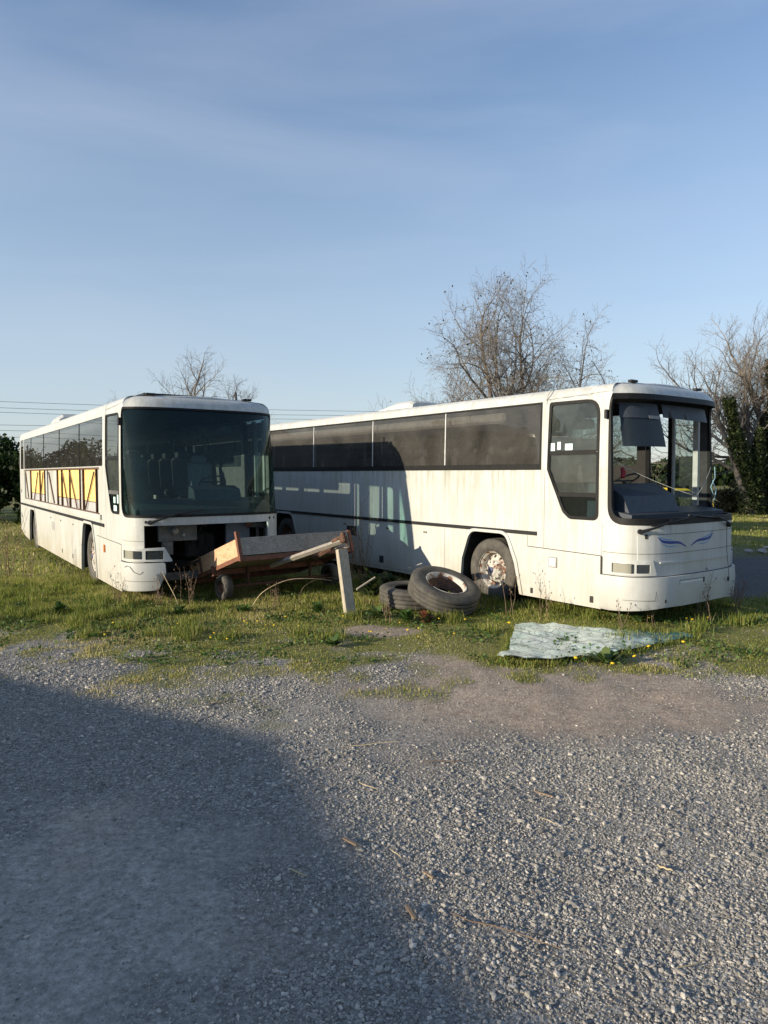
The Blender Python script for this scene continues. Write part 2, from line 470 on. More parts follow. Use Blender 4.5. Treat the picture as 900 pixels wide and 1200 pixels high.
wt.links.new(cr.outputs['Color'], fa); wt.links.new(sky.outputs[0], A_); B_.default_value = (3.6, 4.0, 4.6, 1)
bg = wt.nodes.new('ShaderNodeBackground'); bg.inputs['Strength'].default_value = .13
tint = wt.nodes.new('ShaderNodeMix'); tint.data_type = 'RGBA'; tint.blend_type = 'MULTIPLY'
tf = [i for i in tint.inputs if i.name == 'Factor' and i.type == 'VALUE'][0]; tf.default_value = 1.0
tA = [i for i in tint.inputs if i.name == 'A' and i.type == 'RGBA'][0]; tB = [i for i in tint.inputs if i.name == 'B' and i.type == 'RGBA'][0]
# haze veil low in the sky, then the camera's blue balance
sp = wt.nodes.new('ShaderNodeSeparateXYZ'); wt.links.new(tc.outputs['Generated'], sp.inputs[0])
vr = wt.nodes.new('ShaderNodeValToRGB'); ve = vr.color_ramp.elements
ve[0].position = 0.0; ve[0].color = (.72, .72, .72, 1); ve[1].position = .55; ve[1].color = (.0, .0, .0, 1)
wt.links.new(sp.outputs['Z'], vr.inputs['Fac'])
veil = wt.nodes.new('ShaderNodeMix'); veil.data_type = 'RGBA'
wt.links.new(vr.outputs['Color'], [i for i in veil.inputs if i.name == 'Factor' and i.type == 'VALUE'][0])
wt.links.new([o for o in mxs.outputs if o.type == 'RGBA'][0], [i for i in veil.inputs if i.name == 'A' and i.type == 'RGBA'][0])
[i for i in veil.inputs if i.name == 'B' and i.type == 'RGBA'][0].default_value = (2.25, 2.75, 3.15, 1)
wt.links.new([o for o in veil.outputs if o.type == 'RGBA'][0], tA); tB.default_value = (1.06, 1.0, 1.0, 1)
wt.links.new([o for o in tint.outputs if o.type == 'RGBA'][0], bg.inputs['Color'])
wo = wt.nodes.new('ShaderNodeOutputWorld'); wt.links.new(bg.outputs[0], wo.inputs['Surface'])

sl = bpy.data.lights.new('sun', 'SUN'); sl.energy = 4.4; sl.angle = math.radians(.5); sl.color = (1.0, .87, .67)
so = bpy.data.objects.new('sun', sl); COL.objects.link(so)
so.rotation_euler = (-sun_dir).to_track_quat('-Z', 'Y').to_euler(); so.location = (-30, -10, 20)

cam = bpy.data.cameras.new('camera'); co = bpy.data.objects.new('camera', cam); COL.objects.link(co)
cam.sensor_fit = 'VERTICAL'; cam.sensor_height = 36; cam.lens = 24.75; cam.clip_end = 3000; cam.clip_start = .05
co.location = (0, 0, CAM_H); co.rotation_euler = (math.radians(90) - math.atan(45 / 825), 0, 0)
scene.camera = co
scene.view_settings.view_transform = 'Standard'; scene.view_settings.look = 'None'
scene.view_settings.exposure = 0.70; scene.view_settings.gamma = 1.0
try:
    scene.cycles.max_bounces = 8; scene.cycles.transparent_max_bounces = 14; scene.cycles.diffuse_bounces = 3
    scene.cycles.caustics_reflective = False; scene.cycles.caustics_refractive = False
except Exception: pass

# ------------------------------------------------------------------ ground
def edgeY(x):
    return np.interp(x, [-9, -6, -4.2, -2.5, -1.3, -.5, 0, .5, .9, 1.3, 2.6, 3.3, 4.2, 6, 9], [9.6, 8.8, 7.9, 7.25, 7.15, 7.5, 7.9, 7.85, 7.5, 7.0, 6.8, 7.3, 7.2, 7.4, 8.5])
def grass_mask(x, y):
    x = np.asarray(x, float); y = np.asarray(y, float)
    n = fbm(x, y, 1.1, 5); n2 = fbm(x, y, 3.2, 9, 3)
    w = np.interp(x, [-5, -1, .2, 1.2, 3, 5], [1.9, 1.6, .7, .6, 1.0, 1.6])
    g = (y - edgeY(x) + .30 + .40 * sstep(.6, -.6, x)) / w + (n - .5) * 2.5 + (n2 - .5) * 2.0
    g = sstep(-.15, 1.0, g)
    g = np.maximum(g, .6 * sstep(.56, .68, fbm(x, y, 1.5, 15, 3)) * sstep(5.5, 6.6, y) * sstep(1.2, .2, x) )
    # bare scrape in front of the tyres
    e = ((x + .15) / .55) ** 2 + ((y - 8.85) / .33) ** 2
    g = g * (1 - .95 * (1 - sstep(.5, 1.3, e + (n2 - .5))))
    # yard track to the right of the parked coach
    tr = sstep(4.6, 5.4, x + (n - .5) * 1.2 - (y - 12) * .1) * sstep(10.6, 11.4, y + (n2 - .5)) * (1 - sstep(16.6, 17.4, y))
    g = g * (1 - tr)
    return np.clip(g, 0, 1)
def dirt_mask(x, y):
    n = fbm(x, y, .8, 21); n2 = fbm(x, y, 3, 25, 3)
    a = sstep(-.9, .8, x + (y - 6) * .35 + (n - .5) * 2) * sstep(3.9, 5.4, y + (n - .5) * 2.4) * (1 - sstep(10.2, 10.9, y) * sstep(4.6, 5.4, x))
    scrape = 1 - sstep(1.2, 2.4, ((x + .15) / .55) ** 2 + ((y - 8.85) / .33) ** 2)
    return np.clip(np.maximum(a * (.65 + .5 * n2) + .35 * sstep(.52, .7, n), scrape), 0, 1)
def gravel_mask(x, y):
    n = fbm(x, y, .75, 41); n2 = fbm(x, y, 2.4, 47, 3)
    # two loose bands of stones, thin on the driven track
    band = np.exp(-((x + 1.0 - (4.9 - y) * .62) / .75) ** 2) * 1.2
    left = -(sstep(-.2, -1.2, x + (3.6 - y) * .1)) * .55 * sstep(6.2, 5.0, y)
    right = .30 * sstep(-.2, .8, x) * sstep(6.2, 4.6, y)
    dirtband = -.30 * sstep(0, .8, x) * sstep(4.9, 6, y)
    band = band + .9 * np.exp(-(((x + 2.3) / 1.5) ** 2 + ((y - 5.4) / .9) ** 2))
    g = .42 + (n - .5) * 2.4 + (n2 - .5) * 1.1 + band * .55 + left + right + dirtband
    g = g * (1 - .85 * (1 - sstep(1.2, 2.4, ((x + .15) / .55) ** 2 + ((y - 8.85) / .33) ** 2)))
    return np.clip(g, 0, 1)
def ground_z(x, y):
    x = np.asarray(x, float); y = np.asarray(y, float)
    near = np.exp(-((np.hypot(x, y - 6) / 30) ** 2))
    z = (fbm(x, y, .6, 61, 3) - .5) * .07 + (fbm(x, y, 3.5, 66, 3) - .5) * .022 * near
    berm = .22 * np.exp(-((y - 17.6 - .25 * np.sin(x * .9)) / .55) ** 2) * sstep(4.5, 5.5, x)
    return z + berm

def lines(lo, a, b, st, hi):
    c = list(np.arange(a, b + 1e-6, st)); s = st; p = a; L = []
    while p > lo: s *= 1.22; p -= s; L.append(p)
    s = st; p = c[-1]; H = []
    while p < hi: s *= 1.22; p += s; H.append(p)
    return np.array(L[::-1] + c + H)
gx = lines(-900, -7.5, 7.5, .055, 900); gy = lines(-600, 1.6, 14.0, .055, 1500)
GX, GY = np.meshgrid(gx, gy); X_, Y_ = GX.ravel(), GY.ravel()
Z_ = ground_z(X_, Y_)
nx, ny = len(gx), len(gy)
ii = (np.arange(ny - 1)[:, None] * nx + np.arange(nx - 1)[None, :]).ravel()
Q = np.stack([ii, ii + 1, ii + 1 + nx, ii + nx], 1)
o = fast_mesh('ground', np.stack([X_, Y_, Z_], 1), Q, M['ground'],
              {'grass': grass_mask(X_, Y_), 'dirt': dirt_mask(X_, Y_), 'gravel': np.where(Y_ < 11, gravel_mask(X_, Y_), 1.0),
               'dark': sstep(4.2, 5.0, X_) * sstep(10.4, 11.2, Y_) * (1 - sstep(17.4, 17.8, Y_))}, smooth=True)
tag(o, kind='structure')

# ------------------------------------------------------------------ gravel stones
PHI = (1 + 5 ** .5) / 2
ICO = np.array([(-1, PHI, 0), (1, PHI, 0), (-1, -PHI, 0), (1, -PHI, 0), (0, -1, PHI), (0, 1, PHI), (0, -1, -PHI), (0, 1, -PHI), (PHI, 0, -1), (PHI, 0, 1), (-PHI, 0, -1), (-PHI, 0, 1)]) / math.sqrt(1 + PHI * PHI)
ICOF = np.array([(0, 11, 5), (0, 5, 1), (0, 1, 7), (0, 7, 10), (0, 10, 11), (1, 5, 9), (5, 11, 4), (11, 10, 2), (10, 7, 6), (7, 1, 8), (3, 9, 4), (3, 4, 2), (3, 2, 6), (3, 6, 8), (3, 8, 9), (4, 9, 5), (2, 4, 11), (6, 2, 10), (8, 6, 7), (9, 8, 1)])
def stones(name, P, R, mat):
    n = len(P)
    S = R[:, None] * np.stack([rng.uniform(.8, 1.35, n), rng.uniform(.6, 1.0, n), rng.uniform(.38, .75, n)], 1)
    V = ICO[None] * (1 + rng.uniform(-.22, .22, (n, 12, 1))) * S[:, None, :]
    a = rng.uniform(0, 2 * PI, n); b = rng.normal(0, .35, n)
    cb, sb = np.cos(b)[:, None], np.sin(b)[:, None]
    y = V[..., 1] * cb - V[..., 2] * sb; z = V[..., 1] * sb + V[..., 2] * cb
    ca, sa = np.cos(a)[:, None], np.sin(a)[:, None]
    x = V[..., 0] * ca - y * sa; y = V[..., 0] * sa + y * ca
    V = np.stack([x, y, z], -1) + P[:, None, :]
    T = ICOF[None] + (np.arange(n) * 12)[:, None, None]
    rn = np.repeat(np.clip(rng.beta(2.2, 2.4, n), 0, 1), 12)
    return fast_mesh(name, V.reshape(-1, 3), T.reshape(-1, 3), mat, {'rnd': rn})
def scatter(n, y0, y1, wfun, dens):
    y = np.sqrt(rng.uniform(y0 ** 2, y1 ** 2, n)) if wfun is None else rng.uniform(y0, y1, n); x = rng.uniform(-1, 1, n) * (y * .60 + .9)
    k = rng.random(n) < dens(x, y)
    return x[k], y[k]
def gdens(x, y): return np.clip(gravel_mask(x, y) ** 1.25 * 1.35 - .10, .10, 1) * (1 - .93 * grass_mask(x, y)) * (1 - .25 * dirt_mask(x, y))
x, y = scatter(760000, 2.0, 9.0, 1, lambda x, y: gdens(x, y) * (.35 + .65 * sstep(.36, .62, fbm(x, y, 5.5, 151, 3))) * np.interp(y, [2.2, 4, 9], [1, .85, .8]))
xg, yg = scatter(160000, 2.0, 8.8, 1, lambda x, y: (1 - .9 * grass_mask(x, y)) * (.25 + .75 * fbm(x, y, 3.0, 161, 3)))
r = np.clip(rng.lognormal(math.log(.0028), .55, len(x)), .0014, .015) * (1 + .35 * gravel_mask(x, y)) * (.85 + .04 * y)
x = np.r_[x, xg]; y = np.r_[y, yg]; r = np.r_[r, rng.lognormal(math.log(.0020), .4, len(xg)) * (.45 + .16 * yg)]
z = ground_z(x, y) + r * .22
o = stones('loose_gravel', np.stack([x, y, z], 1), r, M['stone'])
tag(o, 'loose grey gravel stones scattered over the yard', 'gravel', kind='stuff')

# ------------------------------------------------------------------ grass
def blades(name, x, y, h, w, tint, lean=.45, mat='grass', zoff=None):
    n = len(x); z = ground_z(x, y) - .005 if zoff is None else zoff
    a = rng.uniform(0, 2 * PI, n); ld = rng.uniform(0, 2 * PI, n); le = rng.uniform(.05, 1, n) * lean * h
    dx, dy = np.cos(a) * w / 2, np.sin(a) * w / 2; lx, ly = np.cos(ld) * le, np.sin(ld) * le
    V = np.zeros((n, 5, 3))
    V[:, 0] = np.stack([x - dx, y - dy, z], 1); V[:, 1] = np.stack([x + dx, y + dy, z], 1)
    V[:, 2] = np.stack([x + dx * .8 + lx * .35, y + dy * .8 + ly * .35, z + h * .55], 1)
    V[:, 3] = np.stack([x - dx * .8 + lx * .35, y - dy * .8 + ly * .35, z + h * .55], 1)
    V[:, 4] = np.stack([x + lx, y + ly, z + h], 1)
    b = (np.arange(n) * 5)[:, None]
    T = np.concatenate([b + [0, 1, 2], b + [0, 2, 3], b + [3, 2, 4]], 1).reshape(-1, 3)
    return V.reshape(-1, 3), T, np.repeat(tint, 5)
def grass_obj(name, x, y, hmul, wbase, label):
    n = len(x)
    patch = fbm(x, y, 1.3, 81); patch2 = fbm(x, y, .45, 85)
    h = (.013 + .060 * patch ** 1.6) * rng.uniform(.5, 1.5, n) * hmul
    tint = np.clip(.47 + (patch2 - .5) * 1.0 + (patch - .5) * .7 + rng.normal(0, .18, n) + (rng.random(n) < .12) * .45, 0, 1)
    V, T, t = blades(name, x, y, h, wbase * rng.uniform(.6, 1.3, n), tint)
    o = fast_mesh(name, V, T, M['grass'], {'rnd': t})
    return tag(o, label, 'grass', kind='stuff')
def near_bus(x, y):   # taller beside and under the coaches where nothing treads
    return sstep(9.3, 10.6, y + .12 * np.abs(x))
x, y = scatter(390000, 6.0, 13.5, None, lambda x, y: grass_mask(x, y) * (.35 + .65 * sstep(.3, .6, fbm(x, y, 2.6, 88))))
grass_obj('grass_turf', x, y, .62 + 1.0 * near_bus(x, y), .0085, 'short yellow green grass on the verge in front of the coaches')
x, y = scatter(120000, 13.5, 36, None, lambda x, y: grass_mask(x, y))
grass_obj('meadow_grass', x, y, 1.5 + 0 * x, .028, 'open green field grass behind the coaches')
# tall tufts
def tuft_pts(cx, cy, n, s): return cx + rng.normal(0, s, n), cy + rng.normal(0, s, n)
TX, TY = [], []
for k in range(190):
    yy = random.uniform(8.3, 12.6); xx = random.uniform(-1, 1) * yy * .57
    if grass_mask(xx, yy) > .7 and random.random() < .25 + .75 * float(near_bus(xx, yy)):
        a, b = tuft_pts(xx, yy, 110, .075); TX.append(a); TY.append(b)
x = np.concatenate(TX); y = np.concatenate(TY)
n = len(x)
V, T, t = blades('t', x, y, rng.uniform(.06, .19, n), rng.uniform(.005, .010, n), np.clip(rng.normal(.35, .25, n), 0, 1), .6)
tag(fast_mesh('tall_grass', V, T, M['grass'], {'rnd': t}), 'taller grass tufts growing around the coach wheels', 'grass', kind='stuff')
# low leafy ground cover
x, y = scatter(26000, 7.2, 12.5, None, lambda x, y: grass_mask(x, y) * sstep(.5, .62, fbm(x, y, 1.7, 131)))
def leaves(P, size, up=.5, asp=1.6):
    n = len(P)
    d = rng.normal(0, 1, (n, 3)); d[:, 2] = np.abs(d[:, 2]) * up; d /= np.linalg.norm(d, axis=1)[:, None]
    e = np.cross(d, rng.normal(0, 1, (n, 3))); e /= np.linalg.norm(e, axis=1)[:, None]
    s = size[:, None] if hasattr(size, '__len__') else np.full((n, 1), size)
    V = np.stack([P, P + d * s * .55 + e * s * .5 / asp, P + d * s, P + d * s * .55 - e * s * .5 / asp], 1)
    Q = np.arange(n * 4).reshape(-1, 4)
    return V.reshape(-1, 3), Q
n = len(x)
V, Q = leaves(np.stack([x, y, ground_z(x, y) + rng.uniform(0, .05, n)], 1), rng.uniform(.025, .06, n), .5, 1.3)
tag(fast_mesh('ground_cover_leaves', V, Q, M['leafgreen'], {'rnd': np.repeat(rng.random(n), 4)}), 'low leafy weeds spread through the grass', 'weeds', kind='stuff')
# straw and chaff on the yard
x, y = scatter(700, 2.6, 8.5, None, lambda x, y: 1 - grass_mask(x, y)); n = len(x)
V, T, t = blades('s', x, y, rng.uniform(.01, .05, n) * .1, rng.uniform(.002, .004, n), rng.uniform(.8, 1, n), 12.0, zoff=ground_z(x, y) + .012)
tag(fast_mesh('straw_litter', V, T, M['grass'], {'rnd': t}), 'thin straw litter strewn over the gravel', 'straw', kind='stuff')
exec_after = []

# ------------------------------------------------------------------ coach body surface
VZ, RR = 3.03, .17
VMAX = VZ + RR * PI / 2
class Plan:
    def __init__(s, Lb, n=3.4, A=.64, x0=.05, rc=.28):
        pts = [(0., 0.)]
        for k in range(0, 241):
            a = PI * k / 240; c = math.cos(a); q = math.sin(a)
            pts.append((x0 + A * abs(q) ** (2 / n), 1.25 - 1.25 * math.copysign(abs(c) ** (2 / n), c)))
        pts.append((0., 2.5))
        front = np.array(pts); d = np.hypot(*np.diff(front, axis=0).T)
        s.U = float(d.sum())
        far = [(-Lb + rc, 2.5)] + [(-Lb + rc - rc * math.sin(t), 2.5 - rc + rc * math.cos(t)) for t in np.linspace(0, PI / 2, 9)[1:]] + [(-Lb, 1.25)]
        near = [(x, 2.5 - y) for x, y in far][::-1]
        allp = np.array(near + pts + far)
        keep = np.r_[True, np.hypot(*np.diff(allp, axis=0).T) > 1e-7]
        allp = allp[keep]
        sg = np.r_[0, np.cumsum(np.hypot(*np.diff(allp, axis=0).T))]
        i0 = np.argmin(np.hypot(allp[:, 0], allp[:, 1]))
        s.u = sg - sg[i0]; s.p = allp
        s.umin, s.umax = float(s.u[0]), float(s.u[-1]); s.Lb = Lb; s.rc = rc
    def pt(s, u):
        return np.interp(u, s.u, s.p[:, 0]), np.interp(u, s.u, s.p[:, 1])
    def map(s, u, v, off=0.0):
        x, y = s.pt(u); e = .012
        xa, ya = s.pt(max(u - e, s.umin)); xb, yb = s.pt(min(u + e, s.umax))
        tx, ty = xb - xa, yb - ya; q = math.hypot(tx, ty) or 1
        nx_, ny_ = ty / q, -tx / q             # outward
        if v > VZ:
            a = (v - VZ) / RR; ins = RR * (1 - math.cos(a)); z = VZ + RR * math.sin(a); ca, sa = math.cos(a), math.sin(a)
        else: ins = 0; z = v; ca, sa = 1, 0
        t = min(1, max(0, (z - 1.6) / 1.4)); ins += .022 * t * t
        px = x - nx_ * (ins - off * ca); py = y - ny_ * (ins - off * ca); pz = z + off * sa
        w = min(1, max(0, x / .5)); w = w * w * (3 - 2 * w); k = max(0, z - 1.3) / 1.8
        px -= .30 * w * (.6 * k + .4 * k * k)
        return (px, py, pz)
    def ulines(s, a, b):
        L = []
        u = a
        while u < b - 1e-6:
            L.append(u)
            front = -.02 <= u < s.U + .0
            corner = (u < -(s.Lb - s.rc) + .02 and u > -(s.Lb - s.rc) - .5) or (u > s.U + s.Lb - s.rc - .05 and u < s.U + s.Lb - s.rc + .5)
            nxt = u + (.045 if front else (.05 if corner else .30))
            if u < 0 < nxt: nxt = 0.0
            u = nxt
        L.append(b); return L

def dens(poly, P):
    out = []
    for i in range(len(poly)):
        a, b = poly[i], poly[(i + 1) % len(poly)]
        mu = (a[0] + b[0]) / 2
        st = .05 if -.1 < mu < P.U + .1 else .30
        n = max(1, int(math.ceil(max(abs(b[0] - a[0]) / st, abs(b[1] - a[1]) / .25))))
        if max(a[1], b[1]) > VZ: n = max(n, int(math.ceil(abs(b[1] - a[1]) / .05)))
        if abs(b[0] - a[0]) > 1.0:  # long edges follow the plan lines
            L = [u for u in P.ulines(min(a[0], b[0]), max(a[0], b[0]))][:-1]
            if b[0] < a[0]: L = [a[0] + b[0] - u for u in L]
            for u in L: out.append((u, a[1] + (b[1] - a[1]) * (u - a[0]) / (b[0] - a[0])))
            continue
        for k in range(n): out.append((a[0] + (b[0] - a[0]) * k / n, a[1] + (b[1] - a[1]) * k / n))
    return out
def inside(poly, x, y):
    x = np.asarray(x); y = np.asarray(y); r = np.zeros(x.shape, bool)
    n = len(poly); j = n - 1
    for i in range(n):
        xi, yi = poly[i]; xj, yj = poly[j]
        if yi != yj:
            c = ((yi > y) != (yj > y)) & (x < (xj - xi) * (y - yi) / (yj - yi) + xi)
            r ^= c
        j = i
    return r
def rrect(u0, u1, v0, v1, r, n=5):
    return rpoly([(u0, v0), (u1, v0), (u1, v1), (u0, v1)], r, n)
def rpoly(p, r, n=5):
    out = []; N = len(p); rs = r if isinstance(r, (list, tuple)) else [r] * N
    for i in range(N):
        a = Vector(p[i - 1]); b = Vector(p[i]); c = Vector(p[(i + 1) % N]); rr = rs[i]
        if rr <= 0: out.append(tuple(b)); continue
        d1 = (a - b).normalized(); d2 = (c - b).normalized()
        ang = d1.angle(d2); t = min(rr / math.tan(ang / 2), (a - b).length * .49, (c - b).length * .49)
        p0 = b + d1 * t; p1 = b + d2 * t
        for k in range(n + 1):
            q = k / n
            out.append(tuple(p0 * (1 - q) ** 2 + b * 2 * q * (1 - q) + p1 * q * q))
    return out

def panel(mb, P, outer, holes=(), off=0.0, th=0.0, mat=0, mat_in=None, offf=None, smooth=True):
    outer = dens(outer, P); holes = [dens(h, P) for h in holes]
    pts = []; edges = []
    for loop in [outer] + holes:
        b = len(pts); pts += loop
        edges += [(b + k, b + (k + 1) % len(loop)) for k in range(len(loop))]
    us = [p[0] for p in outer]; vs = [p[1] for p in outer]
    gu = P.ulines(min(us), max(us))[1:-1]
    gv = [k * .25 for k in range(1, 13)] + [VZ + k * .043 for k in range(1, 9)]
    if len(gu):
        gxx, gyy = np.meshgrid(gu, [v for v in gv if min(vs) < v < max(vs)] or [np.mean(vs)])
        gxx, gyy = gxx.ravel(), gyy.ravel()
        k = inside(outer, gxx, gyy)
        for h in holes: k &= ~inside(h, gxx, gyy)
        pts += [(float(a), float(b)) for a, b, c in zip(gxx, gyy, k) if c]
    r = delaunay_2d_cdt([Vector(p) for p in pts], edges, [], 0, 1e-5)
    V2 = np.array([(v.x, v.y) for v in r[0]]); T = np.array([list(f) for f in r[2]])
    C = V2[T].mean(1); k = inside(outer, C[:, 0], C[:, 1])
    for h in holes: k &= ~inside(h, C[:, 0], C[:, 1])
    T = T[k]
    a, b, c = V2[T[:, 0]], V2[T[:, 1]], V2[T[:, 2]]
    ar = (b[:, 0] - a[:, 0]) * (c[:, 1] - a[:, 1]) - (b[:, 1] - a[:, 1]) * (c[:, 0] - a[:, 0])
    T[ar < 0] = T[ar < 0][:, ::-1]
    T = T[np.abs(ar) > 1e-9]
    f = (lambda u, v: off + (offf(u, v) if offf else 0))
    o3 = [P.map(u, v, f(u, v)) for u, v in V2]
    mb.add(o3, [tuple(int(i) for i in t) for t in T], mat, smooth)
    if th:
        i3 = [P.map(u, v, f(u, v) - th) for u, v in V2]
        mb.add(i3, [tuple(int(i) for i in t[::-1]) for t in T], mat if mat_in is None else mat_in, smooth)
        cnt = {}
        for t in T:
            for e in ((t[0], t[1]), (t[1], t[2]), (t[2], t[0])):
                cnt[(int(e[0]), int(e[1]))] = 1
        vs_, fs_ = [], []
        for (i, j) in cnt:
            if (j, i) not in cnt:
                b0 = len(vs_); vs_ += [o3[j], o3[i], i3[i], i3[j]]; fs_.append((b0, b0 + 1, b0 + 2, b0 + 3))
        mb.add(vs_, fs_, mat, False)

def surf_part(name, P, root, mat, outer, holes=(), **kw):
    mb = MB(); panel(mb, P, outer, holes, **kw)
    return mb.build(name, mat, root)

def make_wheel(root, t, y, side, rimmat, R_=.50, hub='hub'):
    # side -1: near side (outer face towards -y)
    ax = Vector((0, side, 0)); c = Vector((-t, y, R_ - .02))
    w = empty('wheel', c); w.parent = root
    mb = MB()
    prof = [(.29, -.10), (.30, -.125), (.36, -.145), (.43, -.145), (.475, -.13), (R_ - .004, -.11), (R_, -.075), (R_ - .014, -.07), (R_ - .014, -.058), (R_, -.053), (R_, -.008), (R_ - .014, -.004), (R_ - .014, .006), (R_, .01),
            (R_, .055), (R_ - .014, .06), (R_ - .014, .072), (R_, .077), (R_ - .004, .11), (.475, .13), (.43, .145), (.36, .145), (.30, .125), (.29, .10)]
    mb.lathe(prof, (0, 0, 0), ax, 48); mb.build('tyre', M['tyre'], w)
    rim_geo(ax).build('rim', [rimmat, M['gap'], M[hub]], w)
    return w
def rim_geo(ax, c=(0, 0, 0)):
    mb = MB(); c = Vector(c)
    mb.lathe([(.295, .12), (.305, .125), (.30, .105), (.275, .095), (.262, .03), (.255, -.02), (.225, .0), (.19, .028), (.16, .045), (.155, .05), (.15, .085), (.135, .10), (.10, .105), (.09, .13), (.05, .14), (0, .14)], c, ax, 40)
    mb.lathe([(.27, -.12), (.262, .0)], c, ax, 40)
    a = ax.orthogonal().normalized(); b = ax.cross(a)
    for k in range(10):
        q = 2 * PI * k / 10
        d = a * math.cos(q) + b * math.sin(q)
        p = c + d * .132
        mb.tube([p + ax * .09, p + ax * .125], .014, 6, 0, False)
        q2 = q + PI / 10; d = a * math.cos(q2) + b * math.sin(q2); e = ax.cross(d)
        p = c + d * .213 + ax * .0125
        mb.add([p + ax * .007 + d * .026 * math.cos(t) + e * .02 * math.sin(t) - ax * .26 * .0 - ax * (.75 * .026 * math.cos(t)) for t in np.linspace(0, 2 * PI, 10)[:-1]], [tuple(range(9))], 1)
    mb.lathe([(.0, .15), (.045, .148), (.05, .14)], c, ax, 12, 2)
    return mb

def seat_mb(y0, x, high=True):
    mb = MB()
    R = Matrix.Rotation(math.radians(-10), 3, 'Y')
    mb.bevbox((x, y0, 1.62), (.45, .44, .13), .04)
    mb.bevbox((x - .24, y0, 1.98), (.11, .43, .66), .04, R)
    mb.bevbox((x - .31, y0, 2.36), (.10, .27, .16), .04, R)
    mb.box((x, y0, 1.42), (.06, .06, .3))
    return mb

def coach(kind, origin, th, label, group):
    left = kind == 'left'
    Lb = 12.25 if left else 11.9
    P = Plan(Lb)
    U = P.U
    rz = math.atan2(-math.cos(th), math.sin(th))
    root = empty('coach', origin, rz, label, 'bus', group)
    wht = M['white']
    ft, rt = (2.42, 9.5) if left else (2.1, 8.75)     # wheel stations
    def arch(t0, dz=0, fl=0):
        w1 = .64; zt = 1.08 + dz
        return rpoly([(-t0 - w1, .05), (-t0 - .60, .62), (-t0 - .42, zt), (-t0 + .36, zt), (-t0 + .55, .65), (-t0 + .66, .05)][::1], [0, .1, .2, .2, .12, 0], 5)
    def flip(poly): return [(U - u, v) for u, v in poly][::-1]
    aF, aR = arch(ft), arch(rt, -.04 if left else 0)
    holes = []
    # glass openings, near side
    wb, wtp = (2.13, 2.96)
    if left:
        bounds = [1.2, 3.2, 5.38, 7.55, 9.7, 11.0]; band = rrect(-11.02, -1.2, wb, wtp, .05)
        rear_w = rrect(-11.8, -11.14, wb, wtp, .05); holes += [band, rear_w]
        ins = rpoly([(-11.0, 1.30), (-1.45, 1.30), (-1.45, 2.11), (-11.0, 2.11)], .02, 2); holes.append(ins)
        dw = [(-.98, 2.12), (-.62, 1.40), (-.50, 1.36), (-.07, 1.36), (-.07, 2.95), (-.98, 2.97)]
    else:
        bounds = [1.08, 3.15, 5.24, 7.43, 9.55, 11.6]; band = rrect(-11.6, -1.08, wb, 3.02, .05)
        holes += [band]
        dw = [(-.95, 2.06), (-.66, 1.46), (-.54, 1.37), (-.06, 1.37), (-.07, 3.0), (-.93, 3.01)]
    dwr = rpoly(dw, [.06, .16, .12, .10, .22, .05] if not left else [.06, .1, .08, .06, .12, .04], 5)
    holes.append(dwr)
    # windscreen
    gt = 3.02 if left else 3.05
    g_out = rrect(.085, U - .085, 1.335, gt, .25, 7); g_in = rrect(.15, U - .15, 1.42, gt - .075, .18, 7) if not left else rrect(.115, U - .115, 1.372, gt - .032, .22, 7)
    g_hole = rrect(.10, U - .10, 1.35, gt - .015, .24, 7)
    holes.append(g_hole)
    # far side openings: entrance door and windows
    door = rrect(U + .05, U + .98, .75 if left else 1.0, 2.95, .06)
    fband = [rrect(U + a + .04, U + b - .04, wb, 2.98, .05) for a, b in ((1.1, 3.15), (3.15, 5.3), (5.3, 7.5), (7.5, 9.6), (9.6, 11.5))]
    holes += [door] + fband
    if left: holes.append(rpoly([(.63, .4), (U - .62 if False else 2.66, .4), (2.66, 1.215), (.63, 1.215)], [0, 0, .03, .03], 3)[0:])
    # outer contour: skirt line with arches cut, rear upsweep
    s0 = .19 if not left else .16
    def side_bottom():
        L = [(-P.Lb + .02, .42), (-(rt + 1.6), .22)]
        for a in (aR, aF): L += [(a[0][0], s0)] + [q for q in a[1:-1]] + [(a[-1][0], s0)]
        return L
    nb = side_bottom()
    fb = [(U - u, v) for u, v in nb][::-1]
    if left:
        frontb = [(0.0, s0), (.0, .66), (.625, .66), (.626, 1.215), (2.66, 1.215), (2.661, .9), (U + .02, .9), (U + 1.2, .9)]
        holes = [h for h in holes if not (len(h) and abs(h[0][0] - .63) < .01)]
    else:
        frontb = [(0.0, s0), (.0, .67), (U, .67), (U, s0)]
    outer = [(P.umin, .42)] + nb + frontb + ([q for q in fb] if not left else [q for q in fb if q[0] > U + ft + .5]) + [(P.umax, .42), (P.umax, VMAX), (P.umin, VMAX)]
    mb = MB()
    panel(mb, P, outer, holes, th=.035, mat=0, mat_in=1)
    # roof skin closing the ring
    ring = P.ulines(P.umin, P.umax)
    half = [u for u in ring if u <= U / 2]
    K = 12; vs = []
    for u in half:
        a = Vector(P.map(u, VMAX)); b = Vector(P.map(U - u, VMAX))
        for k in range(K + 1):
            s_ = k / K; q = a.lerp(b, s_); q.z += .045 * (1 - (2 * s_ - 1) ** 2) * min(1, abs(b.y - a.y) / 1.5)
            vs.append(q)
    fs = []
    for i in range(len(half) - 1):
        for k in range(K):
            fs.append((i * (K + 1) + k, (i + 1) * (K + 1) + k, (i + 1) * (K + 1) + k + 1, i * (K + 1) + k + 1))
    mb.add(vs, fs, 0, True)
    mb.add([Vector(v) - Vector((0, 0, .04)) for v in vs], [f[::-1] for f in fs], 2, True)
    mb.build('body', [wht, M['lining'] if left else M['lining_dark'], M['lining_light'] if left else M['lining']], root)
